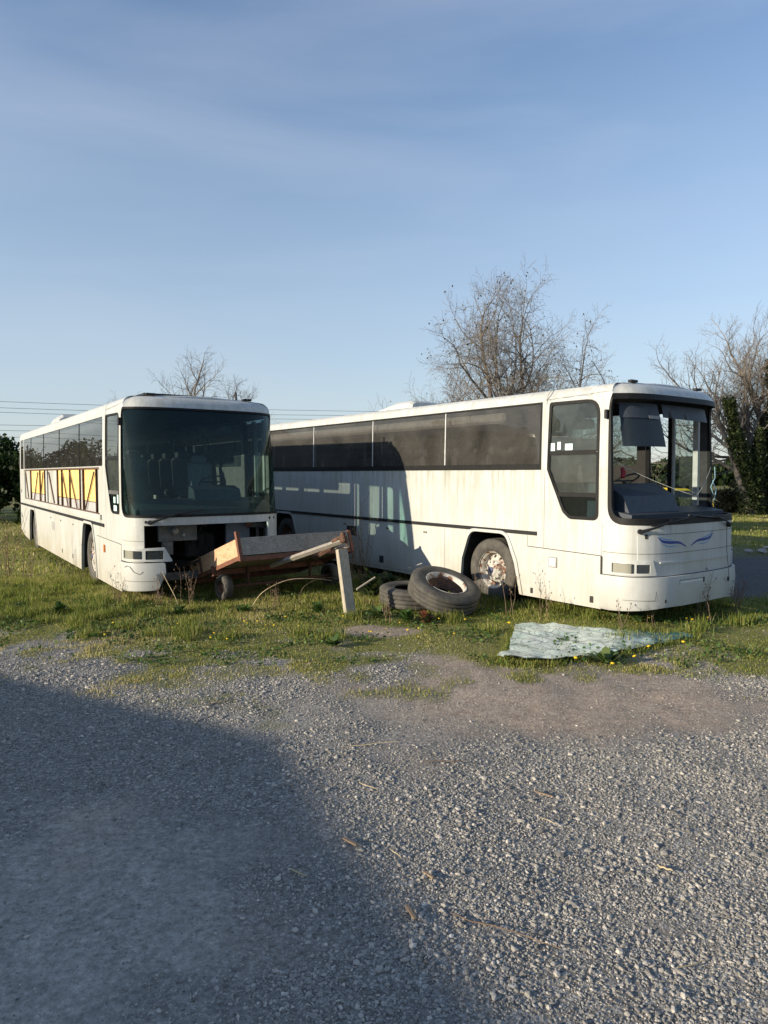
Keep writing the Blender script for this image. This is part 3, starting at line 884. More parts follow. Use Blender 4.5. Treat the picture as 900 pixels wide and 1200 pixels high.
    # gasket and windscreen
    surf_part('windscreen_seal', P, root, M['rubber'], g_out, [g_in], off=.008, th=.045)
    if left:
        surf_part('windscreen', P, root, M['glass_screen'], rrect(.11, U - .11, 1.365, 2.99, .2, 7), off=-.012)
    # driver window: seal, glazing bars, panes
    cx = sum(p[0] for p in dw) / len(dw); cy = sum(p[1] for p in dw) / len(dw)
    def shrink(poly, k):
        out = []
        N = len(poly); 
        for i in range(N):
            a, b, c = Vector(poly[i - 1]), Vector(poly[i]), Vector(poly[(i + 1) % N])
            e1 = (b - a).normalized(); e2 = (c - b).normalized()
            n1 = Vector((-e1.y, e1.x)); n2 = Vector((-e2.y, e2.x))
            m = (n1 + n2); m = m / max(.3, m.length_squared) * 2
            out.append(tuple(b + m * k))
        return out
    dw_in = shrink(dw, .045 if not left else .03)
    ccw = dw if inside(dw, np.array([cx]), np.array([cy]))[0] else dw
    if not inside(dw, np.array([dw_in[0][0]]), np.array([dw_in[0][1]]))[0]: dw_in = shrink(dw, -.045 if not left else -.03)
    rr_ = [.05, .13, .10, .08, .18, .04] if not left else [.05, .08, .06, .05, .1, .03]
    dwg = rpoly(dw_in, rr_, 5)
    surf_part('driver_window_seal', P, root, M['rubber'], dwr, [dwg], off=.006, th=.03)
    dwn = empty('driver_window', (0, 0, 0)); dwn.parent = root
    def clip(poly, lo, hi):
        # keep the part of the polygon between two heights
        def cut(pl, h, sgn):
            out = []
            for i in range(len(pl)):
                a, b = pl[i], pl[(i + 1) % len(pl)]
                ia, ib = sgn * (a[1] - h) >= 0, sgn * (b[1] - h) >= 0
                if ia: out.append(a)
                if ia != ib:
                    t = (h - a[1]) / (b[1] - a[1]); out.append((a[0] + (b[0] - a[0]) * t, h))
            return out
        return cut(cut(poly, lo, 1), hi, -1)
    b1, b2 = (2.29, 1.71) if not left else (2.25, 1.70)
    for lo, hi, mt in ((b1 + .02, 3.1, 'glass_door'), (b2 + .02, b1 - .02, 'glass_door'), (1.0, b2 - .02, 'glass_front')):
        surf_part('pane', P, dwn, M[mt], clip(dwg, lo, hi), off=-.012)
    for b_ in (b1, b2):
        pl = clip(dwg, b_ - .030, b_ + .030)
        surf_part('glazing_bar', P, dwn, M['rubber'] if (not left or b_ == b1) else M['steel'], pl, off=.004, th=.025)
    # side windows
    for i in range(len(bounds) - 1):
        a, b = bounds[i], bounds[i + 1]; top = 2.95 if left else 3.01
        surf_part('side_window', P, root, M['glass_left' if left else 'glass_brown'], rrect(-b + .008, -a - .008 if i else -a - .01, wb + .005, top, .02, 3), off=-.006)
        if i:
            surf_part('window_divider', P, root, M['rubber' if left else 'alu'], [(-a - .012, wb), (-a + .012, wb), (-a + .012, top), (-a - .012, top)], off=.001, th=.02)
    if left:
        surf_part('side_window', P, root, M['glass_left'], rrect(-11.79, -11.15, wb + .005, 2.95, .02, 3), off=-.006)
    else:
        surf_part('window_rail', P, root, M['rubber'], [(-11.62, 2.055), (-1.06, 2.055), (-1.06, 2.14), (-11.62, 2.14)], off=.010, th=.02)
        surf_part('window_trim', P, root, M['rubber'], [(-11.62, 3.0), (-1.06, 3.0), (-1.06, 3.025), (-11.62, 3.025)], off=.008, th=.02)
        surf_part('window_divider', P, root, M['rubber'], [(-1.09, 2.14), (-1.06, 2.14), (-1.06, 3.0), (-1.09, 3.0)], off=.008, th=.02)
    for h in fband:
        us = [p[0] for p in h]
        surf_part('side_window', P, root, M['glass_door'], rrect(min(us) - .01, max(us) + .01, wb - .01, 2.99, .04, 3), off=-.012)
    # rub strip
    surf_part('rub_strip', P, root, M['black'], [(-P.Lb + .1, 1.10), (-1.12, 1.10), (-1.12, 1.155), (-P.Lb + .1, 1.155)], off=.014, th=.02)
    if left:
        surf_part('panel_ledge', P, root, M['white_clean'], [(-11.05, 1.215), (-1.3, 1.215), (-1.3, 1.30), (-11.05, 1.30)], off=.03, th=.06)
    # arch lips and wheel wells
    for a in (aF, aR):
        inn = [(u, v) for u, v in a]
        c0 = sum(p[0] for p in a) / len(a)
        outl = [(c0 + (u - c0) * 1.085, v + (.045 if v > .5 else 0)) for u, v in a]
        loop = [q for q in outl] + [q for q in inn[::-1]]
        loop[0] = (loop[0][0], s0 + .01); loop[len(outl) - 1] = (loop[len(outl) - 1][0], s0 + .01)
        loop[len(outl)] = (loop[len(outl)][0], s0 + .01); loop[-1] = (loop[-1][0], s0 + .01)
        surf_part('wheel_arch_lip', P, root, wht, loop, off=.016, th=.02)
        mbw = MB(); pr = [(p[0], p[1]) for p in a]
        vs = []; fs = []
        for (u, v) in pr: vs += [(u, .034, max(v, .2)), (u, .80, max(v, .2))]
        for i in range(len(pr) - 1): fs.append((2 * i, 2 * i + 1, 2 * i + 3, 2 * i + 2))
        fs.append(tuple(range(1, 2 * len(pr), 2)))
        mbw.add(vs, fs, 0, False); mbw.build('wheel_well', M['grime'], root)
    make_wheel(root, ft, .20, -1, M['rim'])
    make_wheel(root, rt, .20, -1, M['rim'] if left else M['rimdark'])
    make_wheel(root, ft, 2.30, 1, M['rim']); make_wheel(root, rt, 2.30, 1, M['rim'])
    # underbody, floor, ceiling ducts
    mb = MB()
    mb.box((-(Lb / 2) - .1, 1.25, 1.22), (Lb - 1.0, 2.36, .10))
    mb.build('cabin_floor', M['lining'], root)
    mb = MB()
    for yy in (.85, 1.65): mb.box((-Lb / 2 - .3, yy, .62), (Lb - 1.6, .10, .2))
    for xx in (-ft, -rt): mb.box((xx, 1.25, .48), (.16, 1.8, .16))
    mb.box((-ft - 3.6, 1.25, .75), (3.9, 2.2, .8)) ; mb.box((-rt - 1.8, 1.25, .78), (1.6, 2.2, .7))
    mb.build('chassis', M['grime'], root)
    # luggage racks
    mb = MB()
    for yy in (.34, 2.16): mb.bevbox((-Lb / 2 - .6, yy, 2.86), (Lb - 2.6, .46, .16), .04)
    mb.build('luggage_rack', M['lining_light'], root)
    # seats
    rows = [2.0 + .82 * k for k in range(6 if left else 7)]
    proto = None
    for r_ in rows:
        for yy in (.34, .80, 1.72, 2.17):
            if proto is None:
                proto = seat_mb(0, 0).build('passenger_seat', M['seat'], root); so_ = proto
            else:
                so_ = proto.copy(); COL.objects.link(so_)
            so_.parent = root; so_.location = (-r_, yy, 0)
    ds = seat_mb(0, 0).build('driver_seat', M['seat_light' if left else 'seat'], root)
    ds.location = (-.55, .72 if not left else 1.55, -.12)
    # dashboard
    mb = MB()
    def prism(mb, y0, y1, prof, mat=0):
        vs = [(x, y0, z) for x, z in prof] + [(x, y1, z) for x, z in prof]; n = len(prof)
        mb.add(vs, [tuple(range(n))[::-1], tuple(range(n, 2 * n))] + [(i, (i + 1) % n, n + (i + 1) % n, n + i) for i in range(n)], mat)
    if left:
        prism(mb, .12, 2.38, [(-.30, 1.27), (.36, 1.27), (.40, 1.44), (-.02, 1.60), (-.28, 1.56)])
        prism(mb, 1.15, 1.95, [(-.25, 1.58), (.1, 1.56), (.02, 1.74), (-.22, 1.80)])
    else:
        prism(mb, .10, 2.40, [(-.10, 1.27), (.36, 1.27), (.38, 1.46), (.0, 1.52)])
        prism(mb, .22, 1.42, [(-.42, 1.30), (.26, 1.47), (.16, 1.70), (-.12, 1.86), (-.40, 1.86)])
    mb.build('dashboard', M['dash'], root)
    mb = MB(); cy0 = .72 if not left else 1.55
    c0 = Vector((-.18 if not left else -.22, cy0, 1.90 if not left else 1.86)); ax = Vector((-.45, 0, .9)).normalized(); a = Vector((0, 1, 0)); b = ax.cross(a)
    ringp = [c0 + a * .22 * math.cos(t) + b * .22 * math.sin(t) for t in np.linspace(0, 2 * PI, 25)]
    mb.tube(ringp, .014, 6, caps=False); mb.tube([ringp[0], c0, ringp[12]], .012, 6); mb.tube([c0, c0 - ax * .35], .03, 6)
    mb.build('steering_wheel', M['black'], root)
    # partition behind the driver
    # entrance door with two glazed leaves on the far side
    d = empty('entrance_door', (0, 0, 0)); d.parent = root
    dz0 = .8 if left else 1.03
    for (a, b, mt) in ((.07, .15, 'alu'), (.47, .50, 'alu'), (.51, .57, 'rubber'), (.90, .96, 'rubber')):
        surf_part('door_post', P, d, M[mt], [(U + a, dz0), (U + b, dz0), (U + b, 2.93), (U + a, 2.93)], off=.0, th=.05)
    surf_part('door_glass', P, d, M['glass_door'], [(U + .15, dz0), (U + .47, dz0), (U + .47, 2.9), (U + .15, 2.9)], off=-.02)
    if left: surf_part('door_glass', P, d, M['glass_front'], [(U + .57, dz0), (U + .90, dz0), (U + .90, 2.9), (U + .57, 2.9)], off=-.02)
    # roof marker lamps
    for yy in (.45, 2.05):
        mb = MB(); mb.bevbox((.12, yy, 3.235), (.07, .15, .035), .01)
        mb.build('roof_marker_lamp', M['black'], root)
    # joints between panels
    def line(u0, v0, u1, v1, w=.007, mt='seamline', name='panel_joint', off=.0015):
        d_ = Vector((u1 - u0, v1 - v0)); n_ = Vector((-d_.y, d_.x)).normalized() * w / 2
        surf_part(name, P, root, M[mt], [(u0 - n_.x, v0 - n_.y), (u1 - n_.x, v1 - n_.y), (u1 + n_.x, v1 + n_.y), (u0 + n_.x, v0 + n_.y)], off=off, smooth=False)
    def square(u, v, w, h, mt, name, off=.003, th=.01, r=.008):
        return surf_part(name, P, root, M[mt], rrect(u - w / 2, u + w / 2, v - h / 2, v + h / 2, r, 2), off=off, th=th, smooth=False)
    # bumper
    def bump_off(u, v):
        q = (v - .47) / .27
        return .055 * max(0, 1 - abs(q) ** 3.0) ** .5
    if left:
        bp = rpoly([(.02, .21), (.82, .24), (.93, .50), (.92, .655), (.02, .655)], [.03, .1, .02, .03, .03], 4)
        surf_part('bumper', P, root, M['white_clean'], bp, off=.006, th=.03, offf=bump_off)
        line(.25, .50, .80, .50, .008, 'seamline', off=.058); line(.28, .38, .80, .38, .008, off=.054); line(.80, .38, .80, .50, .006, off=.058)
        crackp = [(.32, .585), (.38, .61), (.43, .60), (.50, .52), (.57, .49), (.60, .50), (.62, .53)]
        for p0, p1 in zip(crackp[:-1], crackp[1:]): line(*p0, *p1, .008, 'gap', 'bumper_crack', .062)
    else:
        bp = rpoly([(.0, .21), (.12, .20), (.86, .27), (2.2, .27), (U - .1, .20), (U + .02, .21), (U + .02, .665), (0, .665)], [.02, .05, .3, .3, .05, .02, .03, .03], 4)
        surf_part('bumper', P, root, M['white_clean'], bp, off=.012, th=.04, offf=bump_off)
        line(.30, .50, .72, .50, .006, off=.066); line(.34, .37, .70, .37, .006, off=.064); line(.72, .50, .70, .37, .006, off=.066)
        line(1.10, .61, 1.68, .60, .008, off=.064); line(1.08, .50, 1.10, .61, .006, off=.064)
        square(1.38, .54, .50, .10, 'plate', 'number_plate_recess', .062, .004)
        square(1.66, .575, .03, .07, 'gap', 'bumper_bolt_hole', .066, .002)
        square(.86, .36, .025, .06, 'gap', 'bumper_bolt_hole', .060, .002)
    # headlight clusters
    def headlight(pl, lenses):
        hl = empty('headlight', (0, 0, 0)); hl.parent = root
        surf_part('bezel', P, hl, M['white_clean'], rpoly(pl, .02, 3), [rrect(a, b, c, e, .012, 2) for a, b, c, e, _ in lenses], off=.02, th=.03)
        for a, b, c, e, am in lenses:
            surf_part('reflector', P, hl, M['chrome'], rrect(a + .003, b - .003, c + .003, e - .003, .012, 2), off=-.035, th=.004)
            if am:
                m_ = (a + b) / 2
                surf_part('amber_reflector', P, hl, M['amber'], rrect(m_ - .07, m_ + .06, c + .012, e - .012, .02, 2), off=-.022, th=.004)
            surf_part('lens', P, hl, M['lensclear'], rrect(a, b, c, e, .012, 2), off=.008)
    if left:
        headlight([(.13, .685), (1.04, .665), (.92, .885), (.62, .875), (.13, .865)], [(.20, .60, .71, .835, 1), (.645, .90, .705, .84, 0)])
    else:
        headlight([(.12, .685), (.75, .685), (.69, .885), (.12, .865)], [(.17, .46, .71, .835, 1), (.485, .655, .715, .83, 0)])
        headlight([(U - .75, .685), (U - .12, .685), (U - .12, .865), (U - .69, .885)], [(U - .655, U - .485, .715, .83, 0), (U - .46, U - .17, .71, .835, 1)])
    # wipers
    def wiper(u0, v0, u1, v1, b0, b1):
        mb = MB()
        pts = [P.map(u0 + (u1 - u0) * t, v0 + (v1 - v0) * t, .03 + .04 * math.sin(PI * t)) for t in np.linspace(0, 1, 10)]
        mb.tube(pts, [.022, .02, .017, .014, .012, .012, .011, .01, .01, .01], 6)
        mb.tube([P.map(u0, v0, -.02), P.map(u0, v0, .05)], .035, 10)
        (ua, va), (ub, vb) = b0, b1
        mb.tube([P.map(ua + (ub - ua) * t, va + (vb - va) * t, .022) for t in np.linspace(0, 1, 14)], .013, 5)
        mb.build('windscreen_wiper', M['black'], root)
    if left:
        wiper(.72, 1.265, 1.12, 1.39, (.80, 1.33), (1.5, 1.44))
        for u_ in (.655, U - .70, U - .58): square(u_, 1.27, .035, .045, 'gap', 'spindle_hole', .004, .006, .015)
    else:
        wiper(.52, 1.255, .98, 1.40, (.66, 1.33), (1.62, 1.45))
        wiper(2.42, 1.28, 1.95, 1.43, (1.35, 1.45), (2.30, 1.37))
        square(.60, 1.19, .035, .06, 'gap', 'spindle_hole', .006, .01, .012); square(U - .58, 1.19, .035, .06, 'gap', 'spindle_hole', .006, .01, .012)
    # air conditioning pod on the roof
    def pod(x0, x1, h, name='roof_air_unit', mt=wht, sl=.45, yw=.75, z0=3.24):
        mb = MB()
        secs = [(x0, .0), (x0 + .05, h * .45), (x0 + sl, h), (x1 - .15, h), (x1 - .02, h * .8), (x1, 0)]
        ys = [-1, -.92, -.75, 0, .75, .92, 1]; hs = [0, .75, 1, 1.04, 1, .75, 0]
        vs = []; n = len(ys)
        for (x, hh) in secs:
            for yy, k in zip(ys, hs): vs.append((x, 1.25 + yy * yw, z0 + hh * k))
        fs = [(i * n + j, i * n + j + 1, (i + 1) * n + j + 1, (i + 1) * n + j) for i in range(len(secs) - 1) for j in range(n - 1)]
        mb.add(vs, [f[::-1] for f in fs], 0, False)
        return mb.build(name, mt, root)
    if left:
        pod(-11.3, -9.4, .36, sl=.9, yw=.6)
        # black ventilation hatch near the front
        mb = MB(); mb.bevbox((-1.35, 1.12, 3.345), (.8, .98, .06), .03); mb.bevbox((-1.35, 1.12, 3.28), (.7, .9, .09), .01)
        mb.build('roof_hatch', M['black'], root)
        mb = MB(); mb.tube([(-.1, 1.95, 3.25), (-.12, 1.95, 3.38)], .02, 6); mb.build('antenna_stub', M['black'], root)
    else:
        pod(-6.25, -5.05, .20, sl=.6, z0=3.24, yw=.42)
        mb = MB(); mb.tube([(-.75, 1.05, 3.28), (-.80, 1.05, 3.42), (-.92, 1.03, 3.62), (-.98, 1.02, 3.70)], [.008, .007, .006, .005], 5)
        mb.build('antenna', M['black'], root)
    # mirror bracket stub
    mb = MB(); p = Vector(P.map(.05, 2.80 if left else 2.78, .02)); mb.bevbox(p, (.05, .06, .12), .01); mb.build('mirror_bracket', M['black'], root)
    line(-.98, 2.98, -.98, VMAX - .02, .010); line(-.99, .92, -.99, 2.06, .006)
    line(-1.0, VZ + .02, .3, VZ + .06, .006)
    if left:
        # exposed frame: insulation, posts, diagonals, foil
        for (a, b) in [(-1.85, -2.9), (-3.28, -5.18), (-5.26, -5.72), (-7.6, -8.28), (-8.36, -9.9)]:
            mb = MB(); mb.bevbox(((a + b) / 2, .062, 1.79), (abs(b - a), .04, .60), .012); mb.build('insulation_board', M['insul'], root)
            mb = MB(); mb.box(((a + b) / 2, .062, 1.39), (abs(b - a), .03, .18)); mb.build('foil_sheet', M['alu'], root)
        for (a, b) in [(-1.45, -1.72), (-2.98, -3.2), (-5.76, -7.1), (-10.0, -11.0), (-7.3, -7.5)]:
            mb = MB(); mb.bevbox(((a + b) / 2, .05, 1.70), (abs(b - a), .03, .80), .006); mb.build('inner_side_sheet', M['white'], root)
        for t_ in (1.80, 2.94, 3.24, 4.3, 5.22, 5.75, 7.55, 8.32, 9.95):
            mb = MB(); mb.box((-t_, .035, 1.70), (.042, .05, .78)); mb.build('frame_post', M['rust'], root)
        for (a, b, flipd) in [(1.95, 2.75, 1), (3.55, 4.25, 0), (4.5, 5.1, 0), (6.2, 6.9, 0), (7.75, 8.25, 1), (8.6, 9.3, 1), (10.4, 10.9, 0)]:
            mb = MB(); z0, z1 = (1.33, 2.04) if flipd else (2.04, 1.33)
            mb.tube([(-b if not flipd else -a - (b - a) * .9, .02, z0 if flipd else 2.04), (-a if not flipd else -a + .0, .02, z1)][::1], .022, 4, smooth=False) if False else \
                mb.tube([(-a, .018, 1.33 if not flipd else 2.03), (-b, .018, 2.03 if not flipd else 1.33)], .014, 4, smooth=False)
            mb.build('frame_diagonal', M['rust'], root)
        mb = MB(); mb.box((-6.25, .03, 2.095), (9.6, .05, .03)); mb.box((-6.25, .03, 1.306), (9.6, .05, .015)); mb.build('frame_rail', M['rust'], root)
        # engine bay contents
        mb = MB(); mb.box((-.85, 1.25, .85), (.06, 2.3, .9)); mb.box((-.3, .12, .8), (1.0, .05, .95)); mb.box((-.2, 1.25, 1.245), (1.0, 2.3, .04)); mb.build('bay_bulkhead', M['grime'], root)
        mb = MB(); mb.bevbox((.32, .78, 1.09), (.05, .62, .30), .01); mb.bevbox((.30, .62, .85), (.05, .18, .25), .01)
        mb.build('radiator_plate', M['grimeplate'], root)
        mb = MB(); mb.lathe([(0, .06), (.05, .055), (.055, 0), (.055, -.05)], (.36, .72, 1.10), (1, 0, .2), 14)
        mb.lathe([(0, .03), (.03, .03), (.03, 0)], (.37, .86, 1.04), (1, 0, 0), 10); mb.build('filler_cap', M['lining_light'], root)
        mb = MB(); mb.bevbox((.22, 1.82, .98), (.05, .42, .40), .01); mb.build('cover_plate', M['bluegrey'], root)
        mb = MB(); mb.tube([(.28, 1.98, 1.15), (.26, 2.35, 1.13)], .05, 10); mb.build('air_pipe', M['grimeplate'], root)
        mb = MB(); mb.bevbox((.33, 1.98, 1.155), (.03, .13, .06), .008); mb.build('red_tag_plate', M['rustpaint'], root)
        mb = MB()
        for k in range(9):
            y0 = random.uniform(.7, 2.2); mb.tube([(.1 + random.uniform(-.2, .1), y0 + random.uniform(-.2, .2) * t, 1.2 - t * .85 + .05 * math.sin(9 * t)) for t in np.linspace(0, 1, 8)], .018, 5)
        mb.box((-.25, 1.3, .50), (.12, 1.9, .14)); mb.bevbox((-.15, 1.25, .82), (.4, .5, .4), .04); mb.build('hoses', M['grime'], root)
        mb = MB(); mb.box((.1, 1.2, .36), (.1, 1.7, .12)); mb.build('bumper_carrier', M['steel'], root)
        square(-1.12, .74, .07, .13, 'amber', 'side_marker_lamp', .02, .02, .02)
        square(-6.3, .80, .36, .20, 'lining_light', 'side_vent', .004, .01)
        for t_ in (4.0, 5.2, 11.2, .72): square(-t_, .33, .07 if t_ > 1 else .04, .09 if t_ > 1 else .06, 'gap', 'jacking_hole', .003, .004)
        square(-11.75, .80, .10, .12, 'gap', 'jacking_hole', .003, .004); square(-11.7, 1.5, .10, .10, 'gap', 'jacking_hole', .003, .004)
        line(-1.72, .92, .0, .90, .010, 'gap'); line(-1.45, .93, -1.35, 1.3, .006)
        line(0.0, .2, 0.0, .9, .014, 'gap'); line(-1.55, .2, -1.55, .9, .006)
        for t_ in (3.3, 4.6, 6.0, 7.2, 8.5): line(-t_, .2, -t_, 1.08, .005)
        for t_ in (3.9, 5.3, 6.6): square(-t_, .98, .10, .03, 'seamline', 'hatch_handle', .008, .008, .01)
        line(.06, .98, .62, .98, .006)
        for (u_, v_, w_, h_) in ((-.42, 1.58, .13, .10), (-.20, 1.60, .10, .14), (-.38, 1.45, .2, .09)): square(u_, v_, w_, h_, 'sticker', 'window_sticker', -.008, .002)
    else:
        line(-1.30, .93, -.0, .905, .010, 'gap'); line(-1.30, .93, -1.30, 1.09, .007); line(0.0, .2, 0.0, .90, .035, 'gap')
        line(.0, .9, .0, 1.34, .006)
        for t_ in (3.14, 4.22, 5.35, 6.6, 7.6): line(-t_, .2, -t_, 1.09, .006)
        for t_ in (3.65, 4.75, 6.2): square(-t_, .98, .10, .03, 'seamline', 'hatch_handle', .008, .008, .01)
        line(-7.95, .24, -2.9, .24, .006)
        for t_ in (3.14, 5.24, 7.43, 9.55): line(-t_, 1.17, -t_, 2.05, .0035)
        square(-.82, .74, .15, .15, 'lining_light', 'side_lamp_frame', .014, .016, .015); square(-.82, .74, .115, .115, 'plate', 'side_marker_lamp', .018, .01, .01)
        square(-1.21, .28, .05, .08, 'gap', 'jacking_hole', .003, .004); square(-.15, .30, .06, .09, 'gap', 'jacking_hole', .003, .004)
        square(-4.94, .38, .13, .13, 'gap', 'jacking_hole', .003, .004)
        sh = square(-5.95, .86, .34, .19, 'gap', 'filler_recess', .004, .006)
        # front creases and lids
        line(.02, .965, U - .02, .965, .008, 'seamline'); line(.50, .885, .485, 1.21, .010, 'plate'); line(.60, 1.215, U - .62, 1.215, .008); line(.98, 1.215, .98, 1.335, .005)
        line(U - .50, .7, U - .50, 1.21, .005)
        surf_part('front_step', P, root, M['white_clean'], [(.80, .835), (U - .84, .835), (U - .84, .86), (.80, .86)], off=.018, th=.02)
        # painted wing emblem, both halves
        def stroke(pts, w, mt):
            n = 14; C_ = []
            for k in range(n + 1):
                t = k / n; m = len(pts) - 1; i = min(int(t * m), m - 1); f_ = t * m - i
                p0, p1, p2, p3 = pts[max(i - 1, 0)], pts[i], pts[i + 1], pts[min(i + 2, m)]
                C_.append([.5 * (2 * p1[a] + (p2[a] - p0[a]) * f_ + (2 * p0[a] - 5 * p1[a] + 4 * p2[a] - p3[a]) * f_ ** 2 + (3 * p1[a] - p0[a] - 3 * p2[a] + p3[a]) * f_ ** 3) for a in (0, 1)])
            T_, B_2 = [], []
            for k, (a, b) in enumerate(C_):
                hw = w / 2 * (math.sin(PI * min(1, max(0, k / n))) ** .6 + .05); T_.append((a, b + hw)); B_2.append((a, b - hw))
            mb = MB(); vs = [P.map(a, b, .003) for a, b in T_] + [P.map(a, b, .003) for a, b in B_2]; N = n + 1
            mb.add(vs, [(k, N + k, N + k + 1, k + 1) for k in range(n)], 0); return mb
        em = empty('wing_emblem', (0, 0, 0)); em.parent = root
        L1 = [(.76, 1.185), (.84, 1.125), (.98, 1.105), (1.16, 1.095), (1.33, 1.03)]
        L2_ = [(.76, 1.215), (.82, 1.17), (.92, 1.145), (1.05, 1.13)]
        L3 = [(.80, 1.125), (.90, 1.065), (1.02, 1.05), (1.14, 1.06)]
        for q, w, mt in ((L1, .035, 'decal'), (L2_, .014, 'decal2'), (L3, .011, 'decal2')):
            stroke(q, w, mt).build('emblem_stroke', M[mt], em)
            stroke([(2.74 - a, b + .005) for a, b in q], w, mt).build('emblem_stroke', M[mt], em)
        # sun blinds hanging in the open windscreen
        surf_part('sun_blind', P, root, M['blind'], [(.28, 2.36), (1.30, 2.36), (1.27, 2.93), (.26, 2.93)], off=-.16, th=.012)
        surf_part('sun_blind_rail', P, root, M['dash'], [(.26, 2.74), (1.24, 2.74), (1.24, 2.94), (.26, 2.94)], off=-.145, th=.012)
        surf_part('sun_blind', P, root, M['dash'], [(1.34, 2.76), (2.62, 2.74), (2.62, 2.94), (1.34, 2.94)], off=-.14, th=.012)
        square(1.12, 2.755, .22, .045, 'lining_light', 'blind_label', -.14, .003)
        mb = MB(); mb.box((-.98, .62, 1.9), (.05, 1.1, 1.25)); mb.box((-.98, .62, 1.55), (.07, 1.1, .6)); mb.build('driver_partition', M['lining_dark'], root)
        mb = MB(); mb.box((-1.0, 1.24, 1.75), (.06, .22, .55)); mb.build('beige_panel', M['beige'], root)
        mb = MB(); mb.tube([(-.9, 1.34, 1.3), (-.9, 1.34, 3.0)], .03, 8); mb.build('grab_pole', M['black'], root)
        mb = MB(); mb.tube([(.15, .22, 1.95), (.14, .25, 2.02), (.12, .24, 2.08)], [.03, .035, .02], 8); mb.build('red_cloth', M['red'], root)
        for (u_, v_, w_, h_) in ((-.87, 2.37, .09, .12), (-.75, 2.39, .06, .11), (-.58, 2.37, .13, .09)): square(u_, v_, w_, h_, 'sticker', 'window_sticker', -.008, .002)
        # cords tied across the opening
        mb = MB()
        def sag(a, b, s_, n=14): return [Vector(a).lerp(Vector(b), t) + Vector((0, 0, -s_ * 4 * t * (1 - t))) for t in np.linspace(0, 1, n)]
        mb.tube(sag(P.map(-.10, 2.30, .02), P.map(1.55, 1.70, .03), .05) + sag(P.map(1.55, 1.70, .03), P.map(U - .12, 2.12, .03), .06)[1:], .0035, 4)
        mb.build('tie_cord', M['cord'], root)
        mb = MB(); b0 = Vector(P.map(U - .2, 2.1, .02))
        mb.tube([b0, b0 + Vector((.02, -.02, -.16)), b0 + Vector((.0, -.1, -.30)), b0 + Vector((.02, -.05, -.42))], .008, 4)
        mb.tube([b0 + Vector((0, -.05, -.2)), b0 + Vector((.02, .02, -.36)), b0 + Vector((0, .0, -.5))], .008, 4); mb.build('blue_cord', M['cordblue'], root)
        mb = MB(); mb.tube([P.map(2.28, 1.28, .05), P.map(2.27, .95, .06), P.map(2.26, .72, .09), P.map(2.25, .55, .11)], .004, 4); mb.tube([P.map(2.25, .56, .10), P.map(2.25, .50, .10)], .015, 6)
        mb.build('hanging_wire', M['wire'], root)
    return root, P

TH_R, TH_L = math.radians(36.6135), 0.5913517
coachR, PR = coach('right', (2.898, 9.3285, 0), TH_R, 'white coach on the right with an empty windscreen opening and blue wings on its nose', 'derelict white coaches')
coachL, PL_ = coach('left', (-4.0812, 10.8925, 0), TH_L, 'white coach on the left, its grille gone, yellow insulation bared along its side', 'derelict white coaches')

# sloping shards of glass inside the cab window bottom etc. are left to the glass material

# ------------------------------------------------------------------ flatbed trailer pushed up to the left coach
e1 = Vector((.76, .65, 0)); sl_ = .30; cl_ = math.sqrt(1 - sl_ ** 2)
e2 = Vector((-.65 * cl_, .76 * cl_, -sl_)); e3 = e1.cross(e2).normalized()
CT = Vector((-2.12, 10.4, .75))
tr = empty('flatbed_trailer', (CT.x, CT.y, 0), 0, 'small tilted timber trailer with orange end board under the nose of the left coach', 'trailer')
RT = Matrix((e1.normalized(), e2.normalized(), e3)).transposed()
def tl(a, b, c): return RT @ Vector((a, b, c)) + Vector((0, 0, CT.z))
Wd, Ln = 2.04, 1.68
mb = MB(); mb.bevbox(tl(Wd / 2, -.012, .165), (Wd - .02, .03, .27), .004, RT); mb.build('front_board', M['woodgrey'], tr)
mb = MB(); mb.bevbox(tl(-.012, Ln / 2, .165), (.03, Ln - .02, .26), .004, RT); mb.build('end_board', M['woodorange'], tr)
mb = MB(); mb.bevbox(tl(Wd + .012, Ln / 2, .165), (.03, Ln - .02, .27), .004, RT); mb.build('end_board', M['woodgrey'], tr)
mb = MB(); mb.bevbox(tl(Wd / 2, Ln + .012, .165), (Wd - .02, .03, .27), .004, RT); mb.build('rear_board', M['woodgrey'], tr)
mb = MB(); mb.box(tl(Wd / 2, Ln / 2, .01), (Wd - .06, Ln - .06, .03), RT); mb.build('bed', M['woodgrey'], tr)
mb = MB()
mb.box(tl(Wd / 2, -.01, -.025), (Wd + .02, .05, .07), RT); mb.box(tl(-.01, Ln / 2, .0), (.05, Ln, .06), RT)
mb.box(tl(Wd + .01, Ln / 2, -.03), (.05, Ln, .08), RT); mb.box(tl(Wd / 2, Ln, -.03), (Wd, .05, .08), RT)
mb.box(tl(Wd / 2, Ln * .5, -.06), (Wd, .06, .08), RT)
mb.build('steel_frame', M['rustpaint'], tr)
for (a, b, h0, h1) in ((-.02, -.02, -.05, .40), (Wd + .02, -.02, -.06, .31), (-.02, Ln, -.04, .30), (-.03, Ln * .52, -.10, .06)):
    mb = MB(); mb.box(tl(a, b, (h0 + h1) / 2), (.055, .055, h1 - h0), RT); mb.build('corner_post', M['rustpaint'], tr)
mb = MB(); mb.box(tl(-.045, Ln * .75, .165), (.02, .035, .27), RT); mb.build('board_strap', M['rust'], tr)
